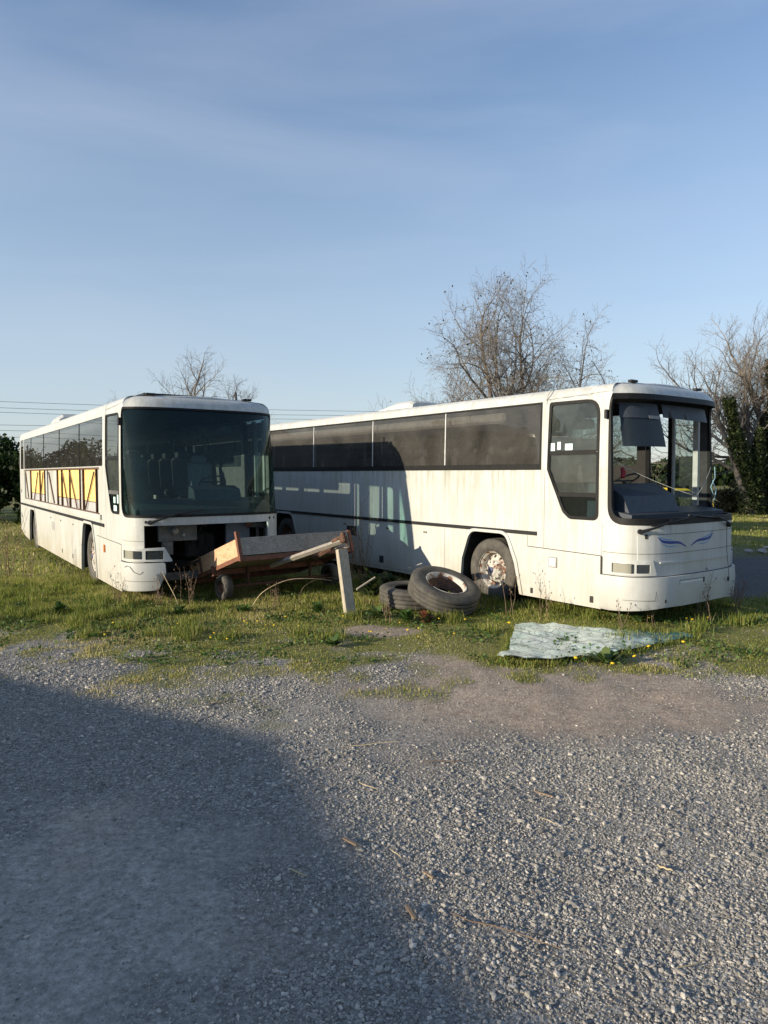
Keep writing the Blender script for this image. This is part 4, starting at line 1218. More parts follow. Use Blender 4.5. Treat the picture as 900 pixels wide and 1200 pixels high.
# drawbar
mb = MB(); A0 = tl(Wd / 2 - .35, .3, -.11); A1 = tl(Wd / 2 + .35, .3, -.11); TP = Vector((-.60, 10.06, 1.04)) - Vector((CT.x, CT.y, 0))
mid = A0.lerp(TP, .52)
mb.tube([A0, TP], .042, 4, 0, False); mb.build('drawbar', M['woodgrey'], tr)
mb = MB(); mb.tube([A1, TP], .035, 4, 0, False); mb.build('drawbar', M['rust'], tr)
mb = MB(); mb.bevbox(TP + Vector((.02, -.02, .02)), (.09, .12, .10), .02, RT); mb.tube([TP + Vector((.0, 0, .05)), TP + Vector((.02, -.01, .12))], .035, 8)
mb.tube([TP + Vector((.04, 0, .02)), TP + Vector((.08, -.02, -.06))], .02, 6); mb.tube([TP - Vector((.14, -.10, .02)), TP + Vector((.02, -.02, .06))], .035, 6)
mb.build('tow_coupling', M['rust'], tr)
# axle and wheels
for (px_, py_) in ((-2.52, 11.02), (-.95, 12.34)):
    w = empty('wheel', Vector((px_, py_, .21)) - Vector((CT.x, CT.y, 0))); w.parent = tr
    axw = -e1
    if px_ > -2: axw = e1
    mb = MB(); mb.lathe([(.10, -.06), (.13, -.075), (.18, -.075), (.205, -.055), (.21, 0), (.205, .055), (.18, .075), (.13, .075), (.10, .06)], (0, 0, 0), axw, 32); mb.build('tyre', M['tyre'], w)
    mb = MB(); mb.lathe([(.105, .06), (.11, .07), (.10, .05), (.09, .0), (.06, .0), (.05, .02), (.045, .05), (0, .055)], (0, 0, 0), axw, 24); mb.build('rim', M['rimdark'], w)
mb = MB(); mb.tube([Vector((-2.5, 11.04, .21)) - Vector((CT.x, CT.y, 0)), Vector((-.97, 12.32, .21)) - Vector((CT.x, CT.y, 0))], .03, 8)
for f_ in (.2, .8):
    q = Vector((-2.5, 11.04, .21)).lerp(Vector((-.97, 12.32, .21)), f_) - Vector((CT.x, CT.y, 0)); mb.tube([q, q + Vector((0, 0, .3))], .025, 6)
mb.build('axle', M['rust'], tr)

# prop post: broad plank on edge
p0 = Vector((-.475, 9.86, -.03)); p1 = Vector((-.62, 10.04, 1.0)); d = (p1 - p0)
zax = d.normalized(); xax = Vector((.84, .53, 0)); xax = (xax - zax * xax.dot(zax)).normalized(); yax = zax.cross(xax)
RP = Matrix((xax, yax, zax)).transposed()
mb = MB(); mb.bevbox(p0.lerp(p1, .46) - p0, (.155, .085, d.length * .93), .006, RP)
po = mb.build('prop_post', M['woodpost']); po.location = p0
tag(po, 'pale squared timber post propping up the drawbar of the trailer', 'post')

# ------------------------------------------------------------------ loose lorry tyres
def loose_tyre(name, c, ax, R_, rim, label):
    ax = Vector(ax).normalized()
    root = empty(name, c, 0, label, 'tyre', 'old tyres by the right coach')
    k = R_ / .5
    prof = [(.29, -.10), (.285, -.12), (.31, -.13), (.36, -.145), (.40, -.15), (.435, -.147), (.445, -.140), (.475, -.13), (.496, -.112), (.5, -.085), (.5, -.068), (.482, -.066), (.482, -.055), (.5, -.052), (.5, -.010), (.482, -.007), (.482, .007), (.5, .010),
            (.5, .052), (.482, .055), (.482, .066), (.5, .068), (.5, .085), (.496, .112), (.475, .13), (.445, .140), (.435, .147), (.40, .15), (.36, .145), (.31, .13), (.285, .12), (.29, .10)]
    mb = MB(); mb.lathe([(r * k, h) for r, h in prof], (0, 0, 0), ax, 56); mb.lathe([(r * k, h) for r, h in [(.29, .10), (.33, .09), (.45, .07), (.45, -.07), (.33, -.09), (.29, -.10)]], (0, 0, 0), ax, 40)
    mb.build('tyre', M['tyre'], root)
    if rim:
        mb = MB(); ro = .285 * k
        mb.lathe([(ro, .118), (ro + .012, .128), (ro + .012, .135), (ro - .005, .13), (ro - .022, .10), (ro - .03, .06)], (0, 0, 0), ax, 44)
        mb.lathe([(ro - .03, .06), (ro - .035, -.04), (ro - .05, -.06), (ro - .10, -.04), (ro - .135, -.03), (ro - .14, -.05)], (0, 0, 0), ax, 44, 2)
        mb.lathe([(ro - .14, -.02), (ro - .11, -.04), (ro - .05, -.06), (ro - .02, -.09), (ro, -.12), (ro + .012, -.13)], (0, 0, 0), ax, 44)
        a = ax.orthogonal().normalized(); b = ax.cross(a)
        for q in range(10):
            t = 2 * PI * q / 10; dd = a * math.cos(t) + b * math.sin(t)
            mb.tube([dd * (ro - .118) - ax * .01, dd * (ro - .118) + ax * .008], .012, 6, 1)
        mb.build('rim', [M['rim'], M['gap'], M['rimdark']], root)
    return root
loose_tyre('lorry_tyre', (.45, 10.60, .155), (.03, -.02, 1), .52, False, 'bare black tyre lying flat under the edge of the rimmed tyre')
loose_tyre('lorry_tyre', (.87, 10.12, .31), (.24, -.31, .92), .52, True, 'big black tyre with a rusty white rim, tilted on top of the flat tyre')

# ------------------------------------------------------------------ shattered windscreen sheet on the grass
poly = [(1.72, 9.18), (1.95, 9.25), (2.3, 9.22), (2.9, 9.12), (3.35, 9.1), (3.7, 8.98), (3.85, 8.8), (3.4, 8.5), (2.9, 8.15), (2.45, 7.9), (2.1, 7.74), (1.78, 7.55), (1.52, 7.50), (1.28, 7.58), (1.25, 7.72), (1.42, 7.95), (1.55, 8.5)]
poly = rpoly(poly, .06, 3)
pp = []
for i in range(len(poly)):
    a, b = poly[i], poly[(i + 1) % len(poly)]; n = max(1, int(math.hypot(b[0] - a[0], b[1] - a[1]) / .06))
    for k in range(n): pp.append((a[0] + (b[0] - a[0]) * k / n + random.uniform(-.008, .008), a[1] + (b[1] - a[1]) * k / n + random.uniform(-.012, .012)))
pts = list(pp); n0 = len(pp)
for gx_ in np.arange(1.2, 4.3, .05):
    for gy_ in np.arange(7.4, 9.4, .05):
        if inside(pp, np.array([gx_]), np.array([gy_]))[0]: pts.append((gx_ + random.uniform(-.015, .015), gy_ + random.uniform(-.015, .015)))
r = delaunay_2d_cdt([Vector(p) for p in pts], [(i, (i + 1) % n0) for i in range(n0)], [], 0, 1e-5)
V2 = [(v.x, v.y) for v in r[0]]
T = [f for f in r[2] if inside(pp, np.array([sum(V2[i][0] for i in f) / 3]), np.array([sum(V2[i][1] for i in f) / 3]))[0]]
def sheet_z(x, y):
    u = (x - 2.6); 
    z = .045 + .05 * math.exp(-((x - 1.6) / .4) ** 2) + .014 * math.sin(3.1 * x + 2.2 * y) + .008 * math.sin(7 * x - 5 * y) + .035 * mnoise.noise(Vector((x * 2.6, y * 2.6, 0))) + .03 * mnoise.noise(Vector((x * 7, y * 7, 3)))
    z += .05 * max(0, y - 8.9) - .03 * max(0, x - 3.2)
    return max(.018, z)
v3 = [(a - 2.6, b - 8.3, sheet_z(a, b)) for a, b in V2]
mb = MB(); mb.add(v3, [tuple(f) for f in T], 0, True); mb.add([(a, b, c - .007) for a, b, c in v3], [tuple(f)[::-1] for f in T], 0, True)
o = mb.build('shattered_windscreen', M['crack']); o.location = (2.55, 7.98, 0)
tag(o, 'pale green sheet of shattered windscreen glass lying on the grass', 'broken glass')

n = 2600; k_ = rng.integers(0, n0, n); ex = np.array([p[0] for p in pp])[k_] - .05 + rng.normal(0, .055, n); ey = np.array([p[1] for p in pp])[k_] - .32 + rng.normal(0, .05, n)
V, T_, t_ = blades('e', ex, ey, rng.uniform(.03, .11, n), rng.uniform(.005, .009, n), np.clip(rng.normal(.4, .22, n), 0, 1), .8)
tag(fast_mesh('edge_grass', V, T_, M['grass'], {'rnd': t_}), 'grass blades growing up round the shattered glass sheet', 'grass', kind='stuff')

# ------------------------------------------------------------------ trees
def grow_tree(root, stems, seed, bark, depth=5, twigs=1.0, rad=.16, spread=.5, up=.35, minlen=.28, ratio=.74):
    R = random.Random(seed)
    trunk = MB(); crown = MB(); tips = []
    def rv(s): return Vector((R.gauss(0, s), R.gauss(0, s), R.gauss(0, s)))
    def branch(p, d, r, L, lev):
        nseg = 6 if lev < 2 else (5 if lev < 4 else 3)
        pts = [p.copy()]; rs = [r]; q = p.copy(); dd = d.copy()
        for k in range(nseg):
            dd = (dd + rv(.11 + .03 * lev) + Vector((0, 0, up * .16 * (1 if lev > 0 else .6)))).normalized()
            q = q + dd * L / nseg; pts.append(q.copy()); rs.append(max(.0035, r * (1 - .58 * (k + 1) / nseg)))
        mb = trunk if lev == 0 else crown
        mb.tube(pts, rs, 8 if lev == 0 else (6 if lev == 1 else (4 if lev == 2 else 3)), 0, lev < 3, caps=False)
        if lev >= depth: tips.append((pts[-1], dd)); return
        nc = {0: 6, 1: 5, 2: 4, 3: 4, 4: 3}.get(lev, 2)
        if lev >= 2: nc = max(2, int(round(nc * twigs + R.uniform(-.5, .5))))
        for c in range(nc):
            t = (.28 if lev == 0 else .18) + (.80 if lev else .70) * (c + R.random() * .7) / nc; t = min(t, .98)
            i = min(int(t * nseg), nseg - 1); f_ = t * nseg - i
            bp = pts[i].lerp(pts[i + 1], f_); ax = (pts[i + 1] - pts[i]).normalized()
            per = ax.orthogonal().normalized(); per = Matrix.Rotation(2.4 * c + R.uniform(-.5, .5), 3, ax) @ per
            a = R.uniform(.75, 1.25) * spread * (1.0 if lev else 1.15)
            nd = (ax * math.cos(a) + per * math.sin(a)).normalized()
            br = max(.0035, rs[i] * R.uniform(.5, .68)); bl = L * R.uniform(.8, 1.15) * ratio * (1 - .40 * t)
            if bl > minlen * .5: branch(bp, nd, br, bl, lev + 1)
        branch(pts[-1], dd, rs[-1], L * ratio * .72, lev + 1)
    for (off, d, r, L) in stems: branch(Vector(off), Vector(d).normalized(), r, L, 0)
    trunk.build('trunk', bark, root); crown.build('crown', bark, root)
    return tips
def leaf_bits(name, root, tips, prob, n, size, mat, seed, spread=.12):
    R = np.random.default_rng(seed); P_ = [t[0] for t in tips if R.random() < prob]
    if not P_: return
    P_ = np.array([tuple(p) for p in P_]); P_ = np.repeat(P_, n, 0) + R.normal(0, spread, (len(P_) * n, 3))
    V, Q = leaves(P_, R.uniform(size * .6, size * 1.3, len(P_)), 1.0, 1.5)
    return fast_mesh(name, V, Q, mat, {'rnd': np.repeat(R.random(len(P_)), 4)}, parent=root)

SC = {}
t1 = empty('bare_tree', (6.0, 30, 0), 0, 'tall bare many-stemmed tree rising behind the roof of the right coach', 'tree', 'leafless trees')
tips = grow_tree(t1, [((0, 0, 0), (-.05, 0, 1), .17, 5.0), ((.15, .1, 0), (.20, .05, 1), .15, 4.6), ((-.2, 0, 0), (-.30, .0, 1), .12, 4.0), ((.25, -.1, 0), (.42, -.1, 1), .12, 3.8), ((-.25, .2, 0), (-.55, .2, 1), .10, 3.3)], 12, M['bark2'], 5, 1.0, up=.02, spread=.80)
leaf_bits('withered_leaves', t1, tips, .05, 2, .08, M['budleaf'], 4, .06)
t1.scale = (1.06, .95, 1.33)
t2 = empty('bare_tree', (19.6, 35, 0), 0, 'bare spreading tree with a thick ivy trunk at the right edge', 'tree', 'leafless trees')
tips = grow_tree(t2, [((0, 0, 0), (-.03, 0, 1), .26, 4.6), ((.3, .2, 0), (.2, 0, 1), .2, 4.6), ((-.3, .2, 0), (-.25, .1, 1), .16, 4.2)], 31, M['bark2'], 5, .85, up=.2, spread=.62)
t3 = empty('bare_tree', (16.7, 34, 0), 0, 'smaller leaning bare tree just right of the nose of the right coach', 'tree', 'leafless trees')
tips = grow_tree(t3, [((.9, 0, 0), (-.22, 0, 1), .17, 4.3), ((.9, .1, 0), (.12, .1, 1), .13, 3.9)], 44, M['bark2'], 5, .8, up=.2, spread=.65)
t4 = empty('bare_tree', (-13.2, 45, 0), 0, 'distant bare tree showing above the roof of the left coach', 'tree', 'leafless trees')
tips = grow_tree(t4, [((0, 0, 0), (0, 0, 1), .2, 4.3), ((.4, 0, 0), (.35, 0, 1), .16, 4.0), ((-.4, 0, 0), (-.4, 0, 1), .15, 3.9)], 57, M['bark2'], 5, .8, up=.15, spread=.7)
t4.scale = (1.3, 1.2, 1.28)
t5 = empty('bare_tree', (24.5, 37, 0), 0, 'bare tree largely cut off by the right edge of the picture', 'tree', 'leafless trees')
tips = grow_tree(t5, [((0, 0, 0), (-.1, 0, 1), .24, 4.8), ((.3, .2, 0), (.3, 0, 1), .2, 4.6)], 73, M['bark2'], 4, 1.0, up=.5, spread=.52)

t2.scale = t5.scale = (1.25, 1.25, 1.25); t3.scale = (1.2, 1.2, 1.2)
def ivy(root, path, r0, n, size, seed):
    R = np.random.default_rng(seed); path = np.array(path); t = R.random(n) ** .8 * (len(path) - 1); i = np.minimum(t.astype(int), len(path) - 2); f = (t - i)[:, None]
    c = path[i] * (1 - f) + path[i + 1] * f
    k = (1.0 - .55 * t / (len(path) - 1)) * (.75 + .6 * R.random(n)) * (.8 + .5 * np.sin(c[:, 2] * 2.7 + seed) * .5)
    a = R.uniform(0, 2 * PI, n); P_ = c + np.stack([np.cos(a) * k * r0, np.sin(a) * k * r0, R.normal(0, .08, n)], 1)
    V, Q = leaves(P_, R.uniform(size * .6, size * 1.3, n), 1.0, 1.2)
    fast_mesh('ivy', V, Q, M['ivy'], {'rnd': np.repeat(R.random(n), 4)}, parent=root)
ivy(t2, [(0, 0, 0), (0, 0, 2), (-.1, 0, 4), (-.15, 0, 6)], .75, 9000, .13, 5)
ivy(t2, [(.5, .2, 0), (.6, .2, 2), (.8, .2, 4)], .7, 5000, .13, 6)
ivy(t3, [(.9, 0, 0), (.65, 0, 1.6), (.2, 0, 3.1), (-.15, 0, 4.6)], .38, 4200, .12, 7)
ivy(t3, [(.9, 0, 0), (1.05, 0, 1.6), (1.2, .1, 3.4)], .32, 2600, .12, 8)

def bush(name, c, rx, ry, h, n, size, mat, label, cat, group, seed, base=0.0):
    R = np.random.default_rng(seed)
    root = empty(name, c, 0, label, cat, group)
    K = 16
    cc = np.stack([R.uniform(-1, 1, K) * rx * .7, R.uniform(-1, 1, K) * ry * .6, R.uniform(.12, .80, K) * h], 1)
    cr = R.uniform(.22, .42, K)[:, None] * np.array([rx * 1.0, ry, h * .55])[None]
    k = R.integers(0, K, n); d = R.normal(0, 1, (n, 3)); d /= np.linalg.norm(d, axis=1)[:, None]
    P_ = cc[k] + d * cr[k] * (R.random(n) ** .35)[:, None] * (1 + R.normal(0, .10, n))[:, None]
    P_[:, 2] = np.clip(P_[:, 2], .02, None)
    V, Q = leaves(P_, R.uniform(size * .6, size * 1.4, n), 1.2, 1.4)
    fast_mesh('foliage', V, Q, mat, {'rnd': np.repeat(np.clip(R.beta(2, 3, n) + (P_[:, 2] / h - .5) * 0, 0, 1), 4)}, parent=root)
    mb = MB()
    for q in range(9):
        a = R.uniform(0, 2 * PI); e = Vector((math.cos(a) * rx * R.uniform(.2, .8), math.sin(a) * ry * .6, h * R.uniform(.6, 1.0)))
        mb.tube([(e.x * .1, e.y * .1, 0), tuple(e * .55 + Vector((R.normal(0, .1), 0, 0))), tuple(e)], [.05, .03, .008], 5, caps=False)
    mb.build('stems', M['bark'], root)
    return root
H = [(-13.2, 27.2, 2.1, 3.3), (-16.3, 27.8, 2.2, 3.7), (-19.4, 29.0, 2.2, 3.3), (-22.8, 30.4, 2.5, 3.9), (-26.5, 31.8, 2.5, 3.5), (-30.5, 33.3, 2.8, 4.2), (-35, 35, 3, 3.9), (-40, 37, 3.2, 4.4), (-46, 39, 3.6, 4.2)]
for i, (a, b, rx, h) in enumerate(H):
    lab = 'dark dense evergreen bush at the left edge, behind the tail of the left coach' if i == 0 else ('dark evergreen bush cut off by the left edge of the picture' if i == 1 else 'dark evergreen hedge bush beyond the left edge, seen only mirrored in coach windows')
    bush('hedge_bush', (a, b, 0), rx, 1.5, h, 11000 if i < 4 else 7000, .15, M['hedge'], lab, 'bush', 'dark hedge at the left' if i < 2 else 'hedge bushes out of frame', 100 + i)
HB = [(11.5, 37.5, 2.3, 2.0), (14.6, 36.8, 1.8, 1.9), (17.9, 36.3, 1.9, 1.6), (20.6, 36.2, 2.0, 1.9), (23.8, 36.5, 2.2, 1.9), (27.5, 37, 2.4, 2.1)]
labs = ['low green and brown bramble bush seen through the empty windscreen opening', 'bramble bush just behind the right front pillar of the right coach', 'brown bramble bush at the foot of the leaning ivy tree', 'bramble bush at the foot of the thick ivy trunk', 'bramble bush in the hedge at the right edge', 'bramble bush beyond the right edge']
for i, (a, b, rx, h) in enumerate(HB):
    bush('bramble_bush', (a, b, 0), rx, 1.1, h, 6500, .12, M['bramble'] if i not in (0,) else M['ivy'], labs[i], 'bush', 'bramble hedge across the field', 200 + i)
# far hedge line closing the horizon
def far_hedge(name, arc0, arc1, R0, h, n, label):
    a = rng.uniform(arc0, arc1, n); rr = R0 + rng.normal(0, 1.5, n); hh = h * (.55 + .6 * fbm(a * 30, a * 0, 1.0, 7)); z = rng.random(n) ** .8 * hh
    P_ = np.stack([np.sin(a) * rr, np.cos(a) * rr, z], 1)
    V, Q = leaves(P_, rng.uniform(.7, 1.5, n), 1.0, 1.1)
    return tag(fast_mesh(name, V, Q, M['hedge'], {'rnd': np.repeat(rng.beta(2, 3, n), 4)}), label, 'woodland', kind='stuff')
far_hedge('distant_woodland', -1.35, 1.35, 130, 4.5, 70000, 'low dark line of distant hedges on the horizon')
far_hedge('distant_woodland', 1.6, 3.6, 90, 6, 16000, 'dark line of trees behind the viewer mirrored in the coach glass')

# ------------------------------------------------------------------ yellow car seen through the open windscreen
def car(loc, rz, label):
    root = empty('parked_car', loc, rz, label, 'car')
    prof = [(-2.05, .35), (-2.1, .75), (-1.95, .95), (-1.15, 1.02), (1.55, 1.02), (2.0, .95), (2.08, .6), (2.05, .35)]
    mb = MB()
    def pr(mb, prof, y0, y1, ins=0.0, mat=0):
        n = len(prof); vs = [(x, y0 + ins * (z - prof[0][1]), z) for x, z in prof] + [(x, y1 - ins * (z - prof[0][1]), z) for x, z in prof]
        mb.add(vs, [tuple(range(n)), tuple(range(2 * n - 1, n - 1, -1))] + [(i, n + i, n + (i + 1) % n, (i + 1) % n) for i in range(n)], mat)
    pr(mb, prof, -.85, .85, .03); mb.build('body', M['yellowpaint'], root)
    mb = MB(); pr(mb, [(-1.15, 1.022), (-.55, 1.42), (1.15, 1.42), (1.7, 1.022)], -.80, .80, .18); mb.build('cabin_glass', M['carglass'], root)
    mb = MB(); pr(mb, [(-.62, 1.40), (-.5, 1.47), (.3, 1.50), (1.1, 1.47), (1.22, 1.40)], -.745, .745, .4); mb.build('roof', M['yellowpaint'], root)
    for x in (-1.3, 1.3):
        for y in (-.80, .80):
            mb = MB(); mb.lathe([(.0, .1), (.18, .1), (.2, .11), (.29, .1), (.31, .06), (.31, -.1)], (x, y, .31), (0, 1 if y > 0 else -1, 0), 20); mb.build('wheel', M['tyre'], root)
    for s_ in (-1, 1): 
        mb = MB(); mb.box((.3, s_ * .80, 1.2), (.06, .03, .36)); mb.build('door_pillar', M['yellowpaint'], root)
    return root
bush('bramble_bush', (9.8, 23.6, 0), 1.1, .6, 1.22, 3500, .09, M['ivy'], 'small green bush hiding the lower half of the yellow car', 'bush', 'bramble hedge across the field', 260)
car((9.6, 25.6, 0), math.radians(4), 'bright yellow car parked behind the right coach, seen through its empty windscreen')

# ------------------------------------------------------------------ overhead wires
def catenary(a, b, sag, n=22): return [Vector(a).lerp(Vector(b), t) + Vector((0, 0, -sag * 4 * t * (1 - t))) for t in np.linspace(0, 1, n)]
Pa, Pb = Vector((-46, 50, 0)), Vector((6.2, 68, 0))
hs = [(7.95, 7.9), (7.45, 7.55), (7.15, 7.2), (5.95, 6.8), (5.5, 6.5), (4.95, 6.2)]
for i, (ha, hb) in enumerate(hs):
    mb = MB(); mb.tube(catenary(Pa + Vector((0, 0, ha)), Pb + Vector((0, 0, hb)), .35 + .04 * i), .014, 4, caps=False)
    o = mb.build('overhead_wire', M['wire'])
    nm = ['topmost', 'second', 'third', 'fourth', 'fifth', 'lowest'][i]
    tag(o, f'thin black overhead wire, {nm} of the six crossing the sky behind the coaches', 'wire', 'overhead wires')
for i, (p, h, lab) in enumerate(((Pa, 8.2, 'timber pole carrying the wires out past the left edge'), (Pb, 7.8, 'timber pole carrying the wires, hidden behind the right coach'))):
    mb = MB(); mb.tube([p - p, Vector((0, 0, h))], [.14, .10], 10); o = mb.build('utility_pole', M['bark']); o.location = p; tag(o, lab, 'pole', 'utility poles')

# ------------------------------------------------------------------ shed standing left of the viewer; it throws the shadow over the yard
sx, sy = -SUN_H.x, -SUN_H.y
sh = empty('shed', (0, 0, 0), math.atan2(sy, sx), 'long low rendered shed with hipped sheet roof, out of frame at the left', 'building')
SH = dict(xr=-10.2, hr=11.75 * math.tan(SUN_EL), y0=-14.0, y1=5.0, xe=-8.6, ye=8.15, he=7.9 * math.tan(SUN_EL), xb=-12.0)
mb = MB(); mb.box(((SH['xe'] - .25 + SH['xb'] + .25) / 2, (SH['y0'] - 3 + SH['ye'] - .3) / 2, (SH['he']) / 2), (SH['xe'] - SH['xb'] - .6, SH['ye'] - SH['y0'] + 2.6, SH['he'] - .02)); mb.build('wall', M['shedwall'], sh)
mb = MB()
e_ = [(SH['xe'], SH['y0'] - 3, SH['he']), (SH['xe'], SH['ye'], SH['he']), (SH['xb'], SH['ye'], SH['he']), (SH['xb'], SH['y0'] - 3, SH['he'])]
rd = [(SH['xr'], SH['y0'], SH['hr']), (SH['xr'], SH['y1'], SH['hr'])]
vs = e_ + rd + [(a, b, c - .10) for a, b, c in e_]
mb.add(vs, [(0, 1, 5, 4), (1, 2, 5), (2, 3, 4, 5), (3, 0, 4), (0, 6, 7, 1), (1, 7, 8, 2), (2, 8, 9, 3), (3, 9, 6, 0), (6, 9, 8, 7)]); mb.build('roof', M['shedroof'], sh)
mb = MB(); mb.box((SH['xe'] - .30, 2.0, .85), (.06, .9, 1.68)); mb.build('door', M['bark'], sh)
for yy in (-6, -2, 5.5):
    mb = MB(); mb.box((SH['xe'] - .30, yy, 1.15), (.05, 1.1, .6)); mb.build('window', M['carglass'], sh)

# ------------------------------------------------------------------ rubble at the edge of the field
rl = ['pale', 'grey', 'flat', 'squarish']
for i in range(16):
    xx = 8.6 + i * .32 + random.uniform(-.1, .1); yy = 17.3 + random.uniform(-.35, .35); s_ = random.uniform(.05, .14)
    V = ICO * (1 + rng.uniform(-.25, .25, (12, 1))) * np.array([s_ * 1.4, s_, s_ * .65])
    mb = MB(); mb.add(V, [tuple(f) for f in ICOF]); o = mb.build('rubble_block', M['concrete']); o.location = (xx, yy, float(ground_z(xx, yy)) + s_ * .3); o.rotation_euler = (0, 0, random.uniform(0, 3))
    tag(o, 'rough block of rubble on the bank between the yard track and the field', 'rubble', 'rubble blocks on the bank')

# ------------------------------------------------------------------ dead stalks, brambles, weeds
def stalk(x, y, h, n, seed, label, lean=(0, 0), mat='dead', name='dead_weed', thick=.006):
    R = random.Random(seed); mb = MB()
    root = (x, y, float(ground_z(x, y)) - .01)
    for k in range(n):
        a = R.uniform(0, 2 * PI); b = R.uniform(.05, .35); hh = h * R.uniform(.55, 1)
        top = Vector((math.cos(a) * b * hh + lean[0] * hh, math.sin(a) * b * hh + lean[1] * hh, hh))
        bs = Vector((R.gauss(0, .04), R.gauss(0, .04), 0))
        pts = [bs + top * t + Vector((R.gauss(0, .012), R.gauss(0, .012), 0)) * (t > 0) for t in (0, .25, .5, .75, 1)]
        mb.tube(pts, [thick, thick * .9, thick * .7, thick * .5, thick * .3], 4, caps=False)
        for q in range(R.randint(3, 8)):
            t = R.uniform(.3, .98); p = bs + top * t; a2 = R.uniform(0, 2 * PI); l = hh * R.uniform(.08, .28)
            e = p + Vector((math.cos(a2) * l * .6, math.sin(a2) * l * .6, l * .7))
            mb.tube([p, (p + e) / 2 + Vector((0, 0, -.01)), e], [thick * .5, thick * .4, thick * .25], 3, caps=False)
            if R.random() < .6: mb.lathe([(0, -.012), (.008, 0), (.006, .014), (0, .018)], e, (0, 0, 1), 5)
    o = mb.build(name, M[mat]); o.location = root
    return tag(o, label, 'dead weed', 'dry standing weeds')
W_ = [(-7.25, 13.5, 1.35, 9, 'tall twiggy dead weed in front of the rear half of the left coach'),
      (-6.6, 13.0, .9, 6, 'short twiggy dead weed beside the taller one at the left coach'),
      (-4.0, 10.6, .55, 5, 'thin dead weed at the foot of the left coach bumper'),
      (-3.35, 10.5, .5, 6, 'reddish dead weed in front of the open engine bay'),
      (-2.95, 10.6, .62, 6, 'dead bramble stems beside the orange end board of the trailer'),
      (-.35, 12.6, 1.55, 9, 'tall brown dead weed standing against the shaded flank of the right coach'),
      (-.6, 12.4, 1.1, 7, 'brown dead weed behind the right end of the trailer board'),
      (1.42, 10.3, .75, 4, 'dead stalks in front of the front wheel of the right coach'),
      (1.75, 9.85, .9, 3, 'thin dead stalks right of the front wheel of the right coach'),
      (2.2, 9.55, .6, 3, 'thin dead stalks against the lower door panel of the right coach'),
      (3.0, 8.75, .55, 3, 'thin pale stalks in front of the left end of the bumper of the right coach'),
      (3.55, 9.1, .6, 3, 'reddish dead stalks in front of the bumper of the right coach'),
      (4.35, 9.4, .7, 7, 'dead stalks in front of the number plate of the right coach'),
      (5.0, 9.9, .6, 9, 'clump of leaning dead grass stems by the far bumper corner'),
      (-1.6, 10.3, .5, 6, 'dead weeds standing under the grey board of the trailer'),
      (.05, 9.4, .4, 4, 'short dry stalks in front of the flat tyre')]
for i, (a, b, h, n, lab) in enumerate(W_): stalk(a, b, h, n, 300 + i, lab, lean=(.15, 0) if 'leaning' in lab else (0, 0), thick=.006 if h > 1 else .0045)
# arching bramble stems below the trailer
def arch_stem(pts, r, label):
    q = [Vector(p) for p in pts]; out = []
    for i in range(len(q) - 1):
        for k in range(6):
            t = k / 6; p0, p1, p2, p3 = q[max(i - 1, 0)], q[i], q[i + 1], q[min(i + 2, len(q) - 1)]
            out.append(.5 * (2 * p1 + (p2 - p0) * t + (2 * p0 - 5 * p1 + 4 * p2 - p3) * t * t + (3 * p1 - p0 - 3 * p2 + p3) * t ** 3))
    out.append(q[-1]); base = out[0].copy(); mb = MB(); mb.tube([p - base for p in out], [.6 * r * (1 - .6 * i / len(out)) for i in range(len(out))], 5)
    o = mb.build('bramble', M['straw'] if 'pale' in label else M['dead']); o.location = base; tag(o, label, 'bramble', 'bramble stems under the trailer')
arch_stem([(-1.98, 10.4, 0), (-1.8, 10.4, .24), (-1.46, 10.5, .40), (-1.1, 10.6, .41), (-.8, 10.75, .36)], .012, 'pale arching bramble stem rising left of the drawbar under the trailer')
arch_stem([(-3.0, 10.25, 0), (-3.05, 10.2, .2), (-3.2, 10.3, .42), (-3.3, 10.4, .55)], .010, 'pale split stem beside the trailer wheel')
arch_stem([(-1.3, 10.5, 0), (-1.2, 10.6, .3), (-.8, 10.9, .38), (-.2, 11.2, .1)], .008, 'dark bramble stem trailing to the right under the drawbar')
mb = MB(); mb.tube([(0, 0, 0), (.28, .18, .16)], .018, 6); o = mb.build('pale_stick', M['woodpost']); o.location = (-.42, 10.75, .22); tag(o, 'short pale stick poking up right of the prop post', 'stick')

# leafy broad weeds
def leafy(x, y, n, s, h, mat, seed, label, name='dock_plant'):
    R = np.random.default_rng(seed); mb = MB()
    vs_, fs_ = [], []
    for k in range(n):
        a = R.uniform(0, 2 * PI); el = R.uniform(.3, 1.2); L = s * R.uniform(.6, 1.2); w = L * .22
        d = Vector((math.cos(a) * math.cos(el), math.sin(a) * math.cos(el), math.sin(el))); sd = Vector((-math.sin(a), math.cos(a), 0))
        b0 = Vector((math.cos(a) * .02, math.sin(a) * .02, R.uniform(0, h)))
        P_ = [b0, b0 + d * L * .35 + sd * w, b0 + d * L * .35 - sd * w, b0 + d * L * .75 + sd * w * .8 - Vector((0, 0, L * .06)), b0 + d * L * .75 - sd * w * .8 - Vector((0, 0, L * .06)), b0 + d * L - Vector((0, 0, L * .16))]
        i = len(vs_); vs_ += [tuple(p) for p in P_]; fs_ += [(i, i + 1, i + 2), (i + 1, i + 3, i + 4), (i + 1, i + 4, i + 2), (i + 3, i + 5, i + 4)]
    o = fast_mesh(name, np.array(vs_), np.array(fs_), mat, {'rnd': np.repeat(R.random(n), 6)}); o.location = (x, y, float(ground_z(x, y)))
    return tag(o, label, 'plant', 'broad leaved weeds')
